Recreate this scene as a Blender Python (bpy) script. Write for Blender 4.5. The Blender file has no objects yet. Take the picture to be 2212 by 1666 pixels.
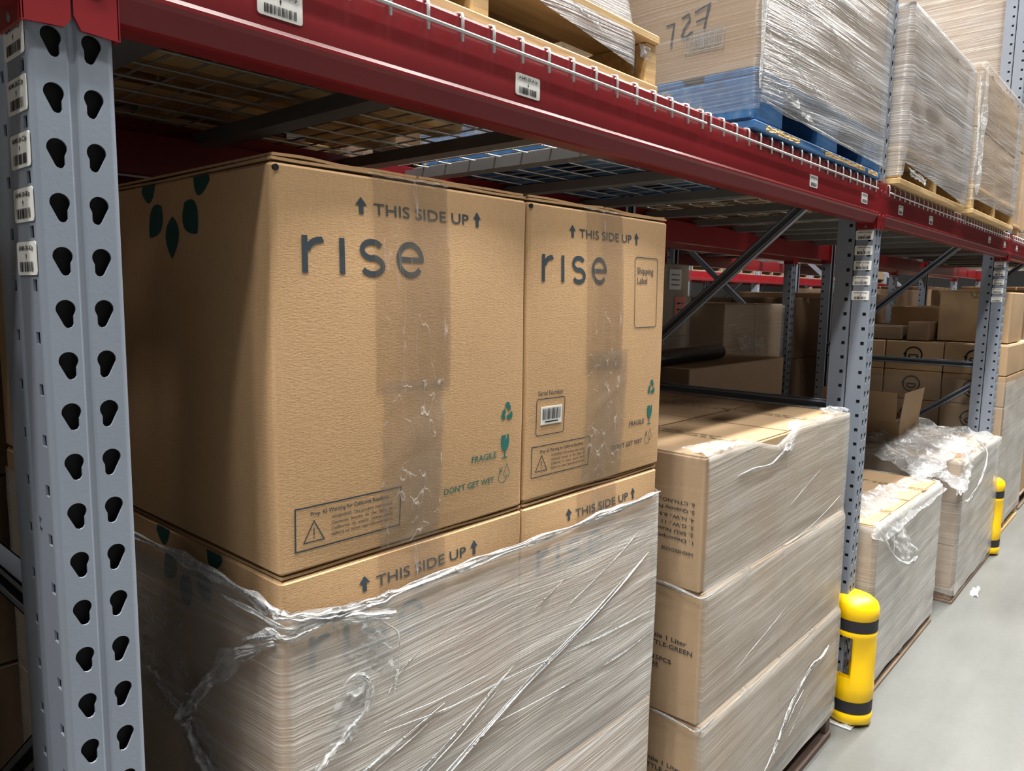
import bpy, math, random
from mathutils import Vector, noise, Matrix
random.seed(7)
S = bpy.context.scene
COL = S.collection
PI = math.pi

# ------------------------------------------------------------------ camera
CAM = Vector((-0.27277, -0.81175, 1.54181))
YAW, PITCH, ROLL, FPX = 0.728876, -0.121921, 0.0165168, 1616.053
fw = Vector((math.cos(YAW)*math.cos(PITCH), math.sin(YAW)*math.cos(PITCH), math.sin(PITCH)))
rt = fw.cross(Vector((0, 0, 1))).normalized()
up = rt.cross(fw)
r2 = rt*math.cos(ROLL) + up*math.sin(ROLL)
u2 = -rt*math.sin(ROLL) + up*math.cos(ROLL)
cd = bpy.data.cameras.new('camera')
cam = bpy.data.objects.new('camera', cd)
COL.objects.link(cam)
M = Matrix((r2, u2, -fw)).transposed().to_4x4()
M.translation = CAM
cam.matrix_world = M
cd.sensor_fit = 'HORIZONTAL'
cd.sensor_width = 36.0
cd.lens = FPX/2212*36.0
cd.clip_start = 0.02
cd.clip_end = 200
S.camera = cam

# ------------------------------------------------------------------ world, exposure
w = bpy.data.worlds.new('world')
S.world = w
w.use_nodes = True
w.node_tree.nodes['Background'].inputs[0].default_value = (0.9, 0.95, 1.0, 1)
w.node_tree.nodes['Background'].inputs[1].default_value = 0.01
S.view_settings.view_transform = 'Standard'
S.view_settings.look = 'None'
S.view_settings.gamma = 1.0
S.view_settings.use_curve_mapping = False
S.view_settings.exposure = 0.0
LAMP_Z = 9.0
LAMPS = [  # (aisle words, y, x list, watts)
    ('over the rack front', -0.86, [-4.2, -1.2, 1.8, 4.8, 7.8, 10.8, 13.8], 480),
    ('over the aisle centre as added fill', -2.05, [-5.7, -2.7, 0.3, 3.3, 6.3, 9.3, 12.3], 205),  # unseen row added as fill light for the front faces
    ('over the next aisle', 3.6, [2.0, 5.5, 9.0, 12.5, 16.0, 19.5], 300),
]

# ------------------------------------------------------------------ material helpers
MATS = {}
def newmat(name):
    m = bpy.data.materials.new(name)
    m.use_nodes = True
    MATS[name] = m
    nt = m.node_tree
    return m, nt, nt.nodes['Principled BSDF'], nt.nodes['Material Output']
def N(nt, t, **kw):
    n = nt.nodes.new(t)
    for k, v in kw.items():
        setattr(n, k, v)
    return n
def L(nt, a, b):
    nt.links.new(a, b)
def setin(n, **kw):
    for k, v in kw.items():
        n.inputs[k.replace('_', ' ')].default_value = v
def noise_node(nt, vec, scale, detail=3.0, rough=0.5):
    n = N(nt, 'ShaderNodeTexNoise')
    n.inputs['Scale'].default_value = scale
    n.inputs['Detail'].default_value = detail
    n.inputs['Roughness'].default_value = rough
    if vec is not None:
        L(nt, vec, n.inputs['Vector'])
    return n
def mapping(nt, vec, scale=(1, 1, 1), rot=(0, 0, 0)):
    mp = N(nt, 'ShaderNodeMapping')
    mp.inputs['Scale'].default_value = scale
    mp.inputs['Rotation'].default_value = rot
    L(nt, vec, mp.inputs['Vector'])
    return mp.outputs[0]
def ramp(nt, fac, stops):
    r = N(nt, 'ShaderNodeValToRGB')
    el = r.color_ramp.elements
    while len(el) < len(stops):
        el.new(0.5)
    for e, (p, c) in zip(el, stops):
        e.position = p
        e.color = c if len(c) == 4 else (*c, 1)
    L(nt, fac, r.inputs[0])
    return r.outputs[0]
def bump(nt, h, strength, dist, bsdf):
    b = N(nt, 'ShaderNodeBump')
    b.inputs['Strength'].default_value = strength
    b.inputs['Distance'].default_value = dist
    L(nt, h, b.inputs['Height'])
    L(nt, b.outputs[0], bsdf.inputs['Normal'])
    return b
def math_node(nt, op, a, b=None, clamp=False):
    n = N(nt, 'ShaderNodeMath', operation=op)
    n.use_clamp = clamp
    for i, v in enumerate((a, b)):
        if v is None:
            continue
        if isinstance(v, (int, float)):
            n.inputs[i].default_value = v
        else:
            L(nt, v, n.inputs[i])
    return n.outputs[0]

def objvec(nt):
    """object coordinates moved by a per-object random amount so copies differ"""
    tc = N(nt, 'ShaderNodeTexCoord')
    oi = N(nt, 'ShaderNodeObjectInfo')
    add = N(nt, 'ShaderNodeVectorMath', operation='MULTIPLY_ADD')
    L(nt, oi.outputs['Random'], add.inputs[0])
    add.inputs[1].default_value = (31.0, 17.0, 23.0)
    L(nt, tc.outputs['Object'], add.inputs[2])
    return add.outputs[0], oi.outputs['Random']

def mat_plain(name, col, rough=0.5, metal=0.0, var=0.06, nscale=8.0, bmp=0.0, bscale=200.0, spec=0.5):
    m, nt, b, o = newmat(name)
    v, rnd = objvec(nt)
    n = noise_node(nt, v, nscale, 4)
    lo = tuple(max(0, c*(1-var)) for c in col)
    hi = tuple(min(1, c*(1+var)) for c in col)
    L(nt, ramp(nt, n.outputs[0], [(0.3, lo), (0.7, hi)]), b.inputs['Base Color'])
    setin(b, Roughness=rough, Metallic=metal)
    b.inputs['Specular IOR Level'].default_value = spec
    if bmp:
        n2 = noise_node(nt, v, bscale, 3)
        bump(nt, n2.outputs[0], bmp, 0.001, b)
    return m

def mat_cardboard(name, col, grain=1.0):
    m, nt, b, o = newmat(name)
    v, rnd = objvec(nt)
    n1 = noise_node(nt, v, 3.0, 4)
    n2 = noise_node(nt, mapping(nt, v, (400, 400, 60)), 1.0, 2)
    mx = N(nt, 'ShaderNodeMix', data_type='FLOAT')
    mx.inputs[0].default_value = 0.35
    L(nt, n1.outputs[0], mx.inputs[2]); L(nt, n2.outputs[0], mx.inputs[3])
    c0 = tuple(c*0.86 for c in col); c1 = tuple(min(1, c*1.12) for c in col)
    cr = ramp(nt, mx.outputs[0], [(0.3, c0), (0.7, c1)])
    hsv = N(nt, 'ShaderNodeHueSaturation')
    L(nt, cr, hsv.inputs['Color'])
    L(nt, math_node(nt, 'MULTIPLY_ADD', rnd, 0.16), hsv.inputs['Value'])
    hsv.inputs['Value'].default_value = 1
    mnode = hsv.inputs['Value'].links[0].from_node
    mnode.inputs[2].default_value = 0.92
    L(nt, hsv.outputs[0], b.inputs['Base Color'])
    setin(b, Roughness=0.72)
    b.inputs['Specular IOR Level'].default_value = 0.25
    # washboard mottling of the liner, wider than tall
    nb = noise_node(nt, mapping(nt, v, (170, 170, 480)), 1.0, 3, 0.6)
    bump(nt, nb.outputs[0], 0.30*grain, 0.0014, b)
    return m

def mat_wood(name, c0, c1, axis='X', rough=0.75):
    m, nt, b, o = newmat(name)
    v, rnd = objvec(nt)
    sc = (4, 60, 60) if axis == 'X' else (60, 4, 60)
    n = noise_node(nt, mapping(nt, v, sc), 1.0, 5, 0.6)
    n2 = noise_node(nt, v, 5.0, 3)
    mx = math_node(nt, 'ADD', math_node(nt, 'MULTIPLY', n.outputs[0], 0.65), math_node(nt, 'MULTIPLY', n2.outputs[0], 0.35))
    L(nt, ramp(nt, mx, [(0.32, c0), (0.66, c1)]), b.inputs['Base Color'])
    setin(b, Roughness=rough)
    bump(nt, n.outputs[0], 0.5, 0.002, b)
    return m

def mat_blue_wood():
    m, nt, b, o = newmat('blue_painted_wood')
    v, rnd = objvec(nt)
    n = noise_node(nt, mapping(nt, v, (7, 30, 30)), 1.0, 5, 0.65)
    n2 = noise_node(nt, v, 6.0, 4, 0.6)
    mx = math_node(nt, 'ADD', math_node(nt, 'MULTIPLY', n.outputs[0], 0.5), math_node(nt, 'MULTIPLY', n2.outputs[0], 0.5))
    L(nt, ramp(nt, mx, [(0.36, (0.02, 0.075, 0.19)), (0.52, (0.03, 0.13, 0.33)), (0.60, (0.08, 0.19, 0.36)), (0.64, (0.50, 0.33, 0.15))]), b.inputs['Base Color'])
    setin(b, Roughness=0.6)
    bump(nt, n.outputs[0], 0.4, 0.002, b)
    return m

def mat_film(name, angle, cov=0.55, amp=0.55, tone=0.44, angle2=None, rough=0.22, bstr=0.6, tint=(1, 1, 1)):
    """stretch film: clear plastic, milky where layers and creases overlap. UV in metres."""
    m, nt, b, o = newmat(name)
    uv = N(nt, 'ShaderNodeUVMap'); uv.uv_map = 'UVMap'
    cv = N(nt, 'ShaderNodeUVMap'); cv.uv_map = 'Coverage'
    sep = N(nt, 'ShaderNodeSeparateXYZ'); L(nt, cv.outputs[0], sep.inputs[0])
    a = mapping(nt, uv.outputs[0], (1, 1, 1), (0, 0, -angle))
    a2 = mapping(nt, uv.outputs[0], (1, 1, 1), (0, 0, -(angle if angle2 is None else angle2)))
    # bend the streak field slightly
    wn = noise_node(nt, uv.outputs[0], 2.0, 2)
    wadd = N(nt, 'ShaderNodeVectorMath', operation='MULTIPLY_ADD')
    L(nt, wn.outputs['Color'], wadd.inputs[0]); wadd.inputs[1].default_value = (0.05, 0.05, 0); L(nt, a, wadd.inputs[2])
    s1 = noise_node(nt, mapping(nt, wadd.outputs[0], (1.1, 300, 1)), 1.0, 3, 0.6).outputs[0]
    s2 = noise_node(nt, mapping(nt, a2, (0.7, 95, 1)), 1.0, 3, 0.6).outputs[0]
    big = noise_node(nt, uv.outputs[0], 3.5, 3).outputs[0]
    st = math_node(nt, 'ADD', math_node(nt, 'MULTIPLY', s1, 0.55), math_node(nt, 'MULTIPLY', s2, 0.45))
    stc = ramp(nt, st, [(0.36, (0, 0, 0)), (0.50, (0.30, 0.30, 0.30)), (0.66, (1, 1, 1))])
    f = math_node(nt, 'MULTIPLY_ADD', stc, amp)
    f.node.inputs[2].default_value = cov - amp*0.38
    f2 = math_node(nt, 'ADD', f, math_node(nt, 'MULTIPLY', math_node(nt, 'SUBTRACT', big, 0.5), 0.5))
    f3 = math_node(nt, 'MULTIPLY', f2, sep.outputs[0], clamp=True)
    f4 = math_node(nt, 'MINIMUM', math_node(nt, 'MAXIMUM', f3, 0.06), 0.93)
    c = ramp(nt, st, [(0.35, tuple(tone*0.90*t for t in tint)), (0.56, tuple(tone*t for t in tint)), (0.72, tuple(min(.9, tone*1.4)*t for t in tint))])
    L(nt, c, b.inputs['Base Color'])
    setin(b, Roughness=rough)
    b.inputs['Specular IOR Level'].default_value = 0.55
    hh = math_node(nt, 'ADD', math_node(nt, 'MULTIPLY', s1, 0.6), s2)
    bump(nt, hh, bstr, 0.004, b)
    tr = N(nt, 'ShaderNodeBsdfTransparent'); tr.inputs[0].default_value = (0.97, 0.97, 0.97, 1)
    mix = N(nt, 'ShaderNodeMixShader')
    L(nt, f4, mix.inputs[0]); L(nt, tr.outputs[0], mix.inputs[1]); L(nt, b.outputs[0], mix.inputs[2])
    L(nt, mix.outputs[0], o.inputs[0])
    return m

def mat_clear(name, cov, tone, rough=0.15, nsc=60.0, bstr=0.7, tint=(1, 1, 1), stretch=(1, 1, 1), crease=0.5, ctone=0.8, csc=None, csharp=22.0):
    """crumpled clear plastic (tape, loose film): nearly clear, wrinkle highlights painted in as milky crease lines"""
    m, nt, b, o = newmat(name)
    tc = N(nt, 'ShaderNodeTexCoord')
    v = mapping(nt, tc.outputs['Object'], stretch)
    n = noise_node(nt, v, nsc, 4, 0.6).outputs[0]
    n2 = noise_node(nt, v, nsc*0.22, 3, 0.6).outputs[0]
    cr = noise_node(nt, v, csc or nsc*0.45, 2, 0.5).outputs[0]
    d = math_node(nt, 'ABSOLUTE', math_node(nt, 'SUBTRACT', cr, 0.5))
    ridge = math_node(nt, 'SUBTRACT', 1.0, math_node(nt, 'MULTIPLY', d, csharp), clamp=True)
    ridge = math_node(nt, 'MULTIPLY', ridge, math_node(nt, 'MULTIPLY', n2, 1.6), clamp=True)
    fac = math_node(nt, 'MULTIPLY_ADD', n2, 0.5)
    fac.node.inputs[2].default_value = cov - 0.25
    fac = math_node(nt, 'ADD', fac, math_node(nt, 'MULTIPLY', ridge, crease))
    f = math_node(nt, 'MINIMUM', math_node(nt, 'MAXIMUM', fac, 0.07), 0.9)
    mc = N(nt, 'ShaderNodeMix', data_type='RGBA')
    L(nt, ridge, mc.inputs[0])
    mc.inputs[6].default_value = (*(tone*t for t in tint), 1)
    mc.inputs[7].default_value = (*(ctone*(0.5+0.5*t) for t in tint), 1)  # paler crease colour stands in for wrinkle highlights
    L(nt, mc.outputs[2], b.inputs['Base Color'])
    setin(b, Roughness=rough)
    b.inputs['Specular IOR Level'].default_value = 0.8
    bump(nt, math_node(nt, 'ADD', math_node(nt, 'ADD', math_node(nt, 'MULTIPLY', n, 0.5), n2), math_node(nt, 'MULTIPLY', ridge, 0.4)), bstr, 0.004, b)
    tr = N(nt, 'ShaderNodeBsdfTransparent'); tr.inputs[0].default_value = (*(0.90+0.08*t for t in tint), 1)
    mix = N(nt, 'ShaderNodeMixShader')
    L(nt, f, mix.inputs[0]); L(nt, tr.outputs[0], mix.inputs[1]); L(nt, b.outputs[0], mix.inputs[2])
    L(nt, mix.outputs[0], o.inputs[0])
    return m

def mat_emit(name, col, strength):
    m, nt, b, o = newmat(name)
    b.inputs['Base Color'].default_value = (0.8, 0.8, 0.8, 1)
    b.inputs['Emission Color'].default_value = (*col, 1)
    b.inputs['Emission Strength'].default_value = strength
    return m

CARD = mat_cardboard('kraft_cardboard', (0.47, 0.297, 0.155))
CARD2 = mat_cardboard('brown_cardboard', (0.42, 0.285, 0.165), 0.6)
CARD3 = mat_cardboard('dimmed_cardboard', (0.24, 0.16, 0.10), 0.5)  # brown cardboard with the dimness of the rear put into its colour
CARD4 = mat_cardboard('dark_kraft_edge', (0.20, 0.12, 0.065), 0.5)
GREY = mat_plain('grey_rack_paint', (0.198, 0.226, 0.276), 0.36, var=0.05, nscale=6, bmp=0.10, bscale=260)
DARKGREY = mat_plain('dark_grey_steel', (0.16, 0.165, 0.17), 0.45, var=0.08)
RED = mat_plain('red_rack_paint', (0.19, 0.009, 0.013), 0.30, var=0.10, nscale=5, bmp=0.06, bscale=180)
WIRE = mat_plain('zinc_wire', (0.52, 0.53, 0.52), 0.40, metal=0.35, var=0.1)
ZINC = mat_plain('zinc_plate', (0.55, 0.56, 0.56), 0.42, metal=0.5, var=0.12, nscale=30)
YELLOW = mat_plain('yellow_plastic', (0.90, 0.56, 0.0), 0.40, var=0.03)
HOLEBLACK = mat_plain('hole_shade_black', (0.012, 0.012, 0.013), 0.7, var=0.3, spec=0.2)  # near-black colour standing in for shade inside the post holes
STRAP = mat_plain('black_strap', (0.016, 0.015, 0.02), 0.6, var=0.2, nscale=60)
BLACK = mat_plain('black_plastic', (0.012, 0.012, 0.013), 0.3, var=0.2)
INK = mat_plain('slate_ink', (0.040, 0.055, 0.068), 0.7, var=0.15, nscale=40, spec=0.2)
GREEN = mat_plain('green_ink', (0.020, 0.135, 0.115), 0.7, var=0.12, nscale=40, spec=0.2)
LEAF = mat_plain('dark_green_ink', (0.012, 0.062, 0.052), 0.7, var=0.12, nscale=40, spec=0.2)
BLACKINK = mat_plain('black_ink', (0.018, 0.016, 0.016), 0.7, var=0.3, nscale=60, spec=0.2)
LABEL = mat_plain('white_label', (0.72, 0.72, 0.69), 0.5, var=0.03)
REDLABEL = mat_plain('red_paper', (0.75, 0.08, 0.04), 0.6, var=0.05)
BARGREY = mat_plain('barcode_grey_print', (0.30, 0.30, 0.29), 0.6, var=0.3, nscale=300)
WOODNEW = mat_wood('pale_pallet_wood', (0.42, 0.26, 0.10), (0.72, 0.50, 0.24))
WOODOLD = mat_wood('weathered_pallet_wood', (0.13, 0.085, 0.06), (0.30, 0.215, 0.15))
WOODDARK = mat_wood('dark_pallet_wood', (0.055, 0.035, 0.03), (0.15, 0.10, 0.08))
WOODBLUE = mat_blue_wood()
RD_ = math.radians
FILM_A = mat_film('film_diagonal', RD_(-1.5), 0.60, 0.31, 0.66, RD_(3.5), bstr=0.5, tint=(1, .985, .95))
FILM_B = mat_film('film_low_slope', RD_(0.5), 0.52, 0.24, 0.56, RD_(4), bstr=0.35, tint=(1, .96, .88))
FILM_C = mat_film('film_falling', RD_(3), 0.58, 0.55, 0.47, RD_(1), bstr=0.9, tint=(.97, .98, 1))
FILM_D = mat_film('film_level', RD_(4), 0.42, 0.55, 0.52, RD_(0), bstr=0.9, tint=(1, .97, .93))
FILM_E = mat_film('film_steep', RD_(4.5), 0.66, 0.26, 0.62, RD_(1), bstr=0.4, tint=(1, .99, .95))
ROPE = mat_clear('bunched_film', 0.66, 0.66, 0.12, 90, 0.6, (0.97, 0.99, 1.0))
LOOSE = mat_clear('loose_film', 0.33, 0.60, 0.06, 26, 0.7, (0.97, 0.99, 1.0), crease=0.55, ctone=0.75, csc=16)
HAZE = mat_clear('thin_creased_film', 0.16, 0.50, 0.07, 35, 0.8, (0.97, 0.99, 1.0), crease=0.40, ctone=0.7, csc=22)
TAPE = mat_clear('clear_packing_tape', 0.20, 0.22, 0.07, 50, 0.6, (1.0, 0.80, 0.60), (1, 1, 0.14), crease=0.22, ctone=0.55, csc=34, csharp=80)
TAPEW = mat_clear('wrinkled_packing_tape', 0.27, 0.27, 0.07, 50, 0.9, (1.0, 0.86, 0.70), (1, 1, 0.4), crease=0.24, ctone=0.60, csc=26, csharp=85)
TAPEBROWN = mat_clear('tan_packing_tape', 0.75, 0.34, 0.22, 60, 0.2, (1.0, 0.68, 0.32))
LAMPMAT = mat_emit('lamp_diffuser', (1, 0.98, 0.93), 14)
HOUSING = mat_plain('lamp_housing', (0.7, 0.7, 0.7), 0.5)

def mat_floor():
    m, nt, b, o = newmat('sealed_concrete')
    tc = N(nt, 'ShaderNodeTexCoord')
    n = noise_node(nt, tc.outputs['Object'], 1.1, 6, 0.6)
    n2 = noise_node(nt, mapping(nt, tc.outputs['Object'], (1.5, 9, 1)), 1.0, 5, 0.6)
    n3 = noise_node(nt, tc.outputs['Object'], 40, 4, 0.7)
    mx = math_node(nt, 'ADD', math_node(nt, 'ADD', math_node(nt, 'MULTIPLY', n.outputs[0], 0.5), math_node(nt, 'MULTIPLY', n2.outputs[0], 0.3)), math_node(nt, 'MULTIPLY', n3.outputs[0], 0.2))
    L(nt, ramp(nt, mx, [(0.34, (0.100, 0.102, 0.095)), (0.5, (0.130, 0.133, 0.125)), (0.66, (0.160, 0.165, 0.158))]), b.inputs['Base Color'])
    L(nt, math_node(nt, 'MULTIPLY_ADD', n.outputs[0], 0.3), b.inputs['Roughness'])
    b.inputs['Roughness'].links[0].from_node.inputs[2].default_value = 0.28
    bump(nt, n3.outputs[0], 0.05, 0.002, b)
    return m
FLOOR = mat_floor()
WALL = mat_plain('wall_panel_grey', (0.22, 0.22, 0.22), 0.7)
CEIL = mat_plain('ceiling_deck_grey', (0.2, 0.2, 0.2), 0.7)

# ------------------------------------------------------------------ mesh builder
class MB:
    def __init__(self):
        self.v = []; self.f = []; self.uv = []; self.cv = []; self.sm = []
    def add(self, vs, fs, uv=None, cov=None, smooth=False):
        o = len(self.v)
        self.v += [tuple(p) for p in vs]
        self.uv += uv if uv else [(0, 0)]*len(vs)
        self.cv += cov if cov else [(1, 0)]*len(vs)
        self.f += [tuple(i+o for i in f) for f in fs]
        self.sm += [smooth]*len(fs)
        return self
    def box(self, x0, x1, y0, y1, z0, z1):
        vs = [(x0, y0, z0), (x1, y0, z0), (x1, y1, z0), (x0, y1, z0), (x0, y0, z1), (x1, y0, z1), (x1, y1, z1), (x0, y1, z1)]
        return self.add(vs, [(0, 3, 2, 1), (4, 5, 6, 7), (0, 1, 5, 4), (1, 2, 6, 5), (2, 3, 7, 6), (3, 0, 4, 7)])
    def cbox(self, x0, x1, y0, y1, z0, z1, c=0.003):
        """box with chamfered edges"""
        vs = []; idx = {}
        def vid(p):
            k = tuple(round(q, 6) for q in p)
            if k not in idx:
                idx[k] = len(vs); vs.append(p)
            return idx[k]
        lo = (x0, y0, z0); hi = (x1, y1, z1)
        def pt(s, a):   # corner signs, axis that is at the full extent
            return tuple((hi[i] if s[i] > 0 else lo[i]) if i == a else ((hi[i]-c) if s[i] > 0 else (lo[i]+c)) for i in range(3))
        fs = []
        for a in range(3):
            b_, c_ = (a+1) % 3, (a+2) % 3
            for sg in (-1, 1):
                q = []
                for sb, sc in ((-1, -1), (1, -1), (1, 1), (-1, 1)):
                    s = [0, 0, 0]; s[a] = sg; s[b_] = sb; s[c_] = sc
                    q.append(vid(pt(s, a)))
                fs.append(tuple(q if sg > 0 else q[::-1]))
        for a in range(3):
            b_, c_ = (a+1) % 3, (a+2) % 3
            for sb in (-1, 1):
                for sc in (-1, 1):
                    s0 = [0, 0, 0]; s0[b_] = sb; s0[c_] = sc
                    s1 = s0[:]; s0[a] = -1; s1[a] = 1
                    q = (vid(pt(s0, b_)), vid(pt(s1, b_)), vid(pt(s1, c_)), vid(pt(s0, c_)))
                    fs.append(q if sb*sc < 0 else q[::-1])
        for sx in (-1, 1):
            for sy in (-1, 1):
                for sz in (-1, 1):
                    s = (sx, sy, sz)
                    q = (vid(pt(s, 0)), vid(pt(s, 1)), vid(pt(s, 2)))
                    fs.append(q if sx*sy*sz > 0 else q[::-1])
        return self.add(vs, fs)
    def tube(self, path, r, n=6, closed=False, smooth=True, rfn=None):
        P = [Vector(p) for p in path]
        vs = []; fs = []; uv = []
        d0 = (P[1]-P[0]).normalized()
        a = Vector((0, 0, 1)) if abs(d0.z) < 0.9 else Vector((1, 0, 0))
        nx = d0.cross(a).normalized()
        ln = 0
        for i, p in enumerate(P):
            d = (P[min(i+1, len(P)-1)] - P[max(i-1, 0)]).normalized()
            nx = (nx - d*nx.dot(d)).normalized()
            ny = d.cross(nx)
            if i: ln += (P[i]-P[i-1]).length
            for k in range(n):
                t = 2*PI*k/n
                rr = r if rfn is None else r*rfn(i, k)
                vs.append(p + (nx*math.cos(t) + ny*math.sin(t))*rr); uv.append((ln, k*0.01))
        for i in range(len(P)-1):
            for k in range(n):
                k2 = (k+1) % n
                fs.append((i*n+k, i*n+k2, (i+1)*n+k2, (i+1)*n+k))
        fs.append(tuple(range(n))[::-1]); fs.append(tuple((len(P)-1)*n+k for k in range(n)))
        return self.add(vs, fs, uv, None, smooth)
    def grid(self, fn, nu, nv, smooth=True, uvfn=None, covfn=None):
        vs = []; uv = []; cv = []
        for j in range(nv+1):
            for i in range(nu+1):
                vs.append(fn(i/nu, j/nv))
                uv.append(uvfn(i/nu, j/nv) if uvfn else (i/nu, j/nv))
                cv.append((covfn(i/nu, j/nv), 0) if covfn else (1, 0))
        fs = [(j*(nu+1)+i, j*(nu+1)+i+1, (j+1)*(nu+1)+i+1, (j+1)*(nu+1)+i) for j in range(nv) for i in range(nu)]
        return self.add(vs, fs, uv, cv, smooth)
    def prism(self, poly, x0, x1):
        """polygon in (y,z), swept along x"""
        n = len(poly)
        vs = [(x0, y, z) for y, z in poly] + [(x1, y, z) for y, z in poly]
        fs = [(i, (i+1) % n, n+(i+1) % n, n+i) for i in range(n)]
        fs += [tuple(range(n))[::-1], tuple(range(n, 2*n))]
        return self.add(vs, fs)
    def build(self, name, mat, parent=None, loc=None, rot=None, fix=True):
        me = bpy.data.meshes.new(name)
        me.from_pydata(self.v, [], self.f)
        ul = me.uv_layers.new(name='UVMap'); cl = me.uv_layers.new(name='Coverage')
        idx = [0]*len(me.loops)
        me.loops.foreach_get('vertex_index', idx)
        ul.data.foreach_set('uv', [c for i in idx for c in self.uv[i]])
        cl.data.foreach_set('uv', [c for i in idx for c in self.cv[i]])
        me.polygons.foreach_set('use_smooth', self.sm)
        me.materials.append(mat)
        me.update()
        o = bpy.data.objects.new(name, me)
        COL.objects.link(o)
        if parent: o.parent = parent
        if loc: o.location = loc
        if rot: o.rotation_euler = rot
        return o

def empty(name, loc=(0, 0, 0), rz=0.0):
    o = bpy.data.objects.new(name, None)
    o.empty_display_size = 0.05
    COL.objects.link(o)
    o.location = loc; o.rotation_euler = (0, 0, rz)
    return o
def tag(o, label=None, cat=None, group=None, kind=None):
    if label: o['label'] = label
    if cat: o['category'] = cat
    if group: o['group'] = group
    if kind: o['kind'] = kind
    return o
def copy_tree(o, parent=None):
    c = o.copy(); COL.objects.link(c); c.parent = parent
    for ch in list(o.children):
        copy_tree(ch, c)
    return c
def fbm(x, y, z=0.0):
    return noise.noise(Vector((x, y, z)))

# ------------------------------------------------------------------ lettering
_T = {}
def text2d(s, bold=0.0):
    k = (s, bold)
    if k in _T: return _T[k]
    cu = bpy.data.curves.new('t', 'FONT')
    cu.body = s; cu.size = 1.0; cu.resolution_u = 3; cu.offset = bold
    ob = bpy.data.objects.new('t', cu)
    COL.objects.link(ob)
    dg = bpy.context.evaluated_depsgraph_get()
    me = bpy.data.meshes.new_from_object(ob.evaluated_get(dg))
    vs = [(v.co.x, v.co.y) for v in me.vertices]
    fs = [tuple(p.vertices) for p in me.polygons]
    bpy.data.objects.remove(ob); bpy.data.curves.remove(cu); bpy.data.meshes.remove(me)
    x0 = min(v[0] for v in vs); x1 = max(v[0] for v in vs)
    _T[k] = ([(x-x0, y) for x, y in vs], fs, x1-x0)
    return _T[k]
class Flat:
    """2-D print: collects polygons in (u,v), then is laid on a surface by a mapping"""
    def __init__(self): self.v = []; self.f = []
    def poly(self, pts):
        o = len(self.v); self.v += pts; self.f.append(tuple(range(o, o+len(pts)))); return self
    def rect(self, a, b, c, d): return self.poly([(a, c), (b, c), (b, d), (a, d)])
    def ribbon(self, pts, wd, closed=False):
        q = []
        for i in range(len(pts) if closed else len(pts)-1):
            a, b = pts[i], pts[(i+1) % len(pts)]
            m = max(1, int(math.hypot(b[0]-a[0], b[1]-a[1])/0.014))
            q += [(a[0]+(b[0]-a[0])*k/m, a[1]+(b[1]-a[1])*k/m) for k in range(m)]
        if not closed: q.append(pts[-1])
        pts = q
        n = len(pts); o = len(self.v)
        for i in range(n):
            a = pts[(i-1) % n] if (closed or i) else pts[i]
            b = pts[(i+1) % n] if (closed or i < n-1) else pts[i]
            dx, dy = b[0]-a[0], b[1]-a[1]; l = math.hypot(dx, dy) or 1
            k = wd/2
            if 0 < i < n-1 or closed:   # keep the width at a corner
                p = pts[i]; e1 = (p[0]-a[0], p[1]-a[1]); l1 = math.hypot(*e1) or 1
                cs = (e1[0]*dx+e1[1]*dy)/(l1*l)
                k = wd/2/max(0.4, cs)
            self.v.append((pts[i][0]-dy/l*k, pts[i][1]+dx/l*k)); self.v.append((pts[i][0]+dy/l*k, pts[i][1]-dx/l*k))
        for i in range(n if closed else n-1):
            j = (i+1) % n
            self.f.append((o+2*i, o+2*i+1, o+2*j+1, o+2*j))
        return self
    def rrect(self, a, b, c, d, r, wd):
        pts = []
        for cx, cy, t0 in ((b-r, d-r, 0), (a+r, d-r, 90), (a+r, c+r, 180), (b-r, c+r, 270)):
            for k in range(5):
                t = math.radians(t0+k*22.5); pts.append((cx+r*math.cos(t), cy+r*math.sin(t)))
        return self.ribbon(pts, wd, True)
    def text(self, s, u0, v0, h, width=None, bold=0.0, rot=False):
        """baseline start (u0,v0), cap height h, optional fitted width"""
        vs, fs, w_ = text2d(s, bold)
        k = h/0.73
        kx = (width/w_) if width else k
        o = len(self.v)
        self.v += [((u0-x*kx, v0-y*k) if rot else (u0+x*kx, v0+y*k)) for x, y in vs]
        self.f += [tuple(i+o for i in f) for f in fs]
        return self
    def lay(self, name, mat, parent, fn):
        mb = MB(); mb.add([fn(u, v) for u, v in self.v], self.f)
        return mb.build(name, mat, parent)
def arc(cx, cy, r, a0, a1, n=14, ry=None):
    ry = r if ry is None else ry
    return [(cx+r*math.cos(math.radians(a0+(a1-a0)*i/n)), cy+ry*math.sin(math.radians(a0+(a1-a0)*i/n))) for i in range(n+1)]
def up_arrow(F, x, z0, z1, w):
    h = z1-z0
    F.poly([(x-w/2, z0+h*0.52), (x, z1), (x+w/2, z0+h*0.52)][::-1])
    F.rect(x-w*0.19, x+w*0.19, z0, z0+h*0.54)
def bars(F, u0, u1, v0, v1, n=22, seed=1):
    rr = random.Random(seed); u = u0; step = (u1-u0)/n
    for i in range(n):
        F.rect(u0+i*step, u0+i*step+step*rr.choice((0.3, 0.45, 0.65, 0.8)), v0, v1)

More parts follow.
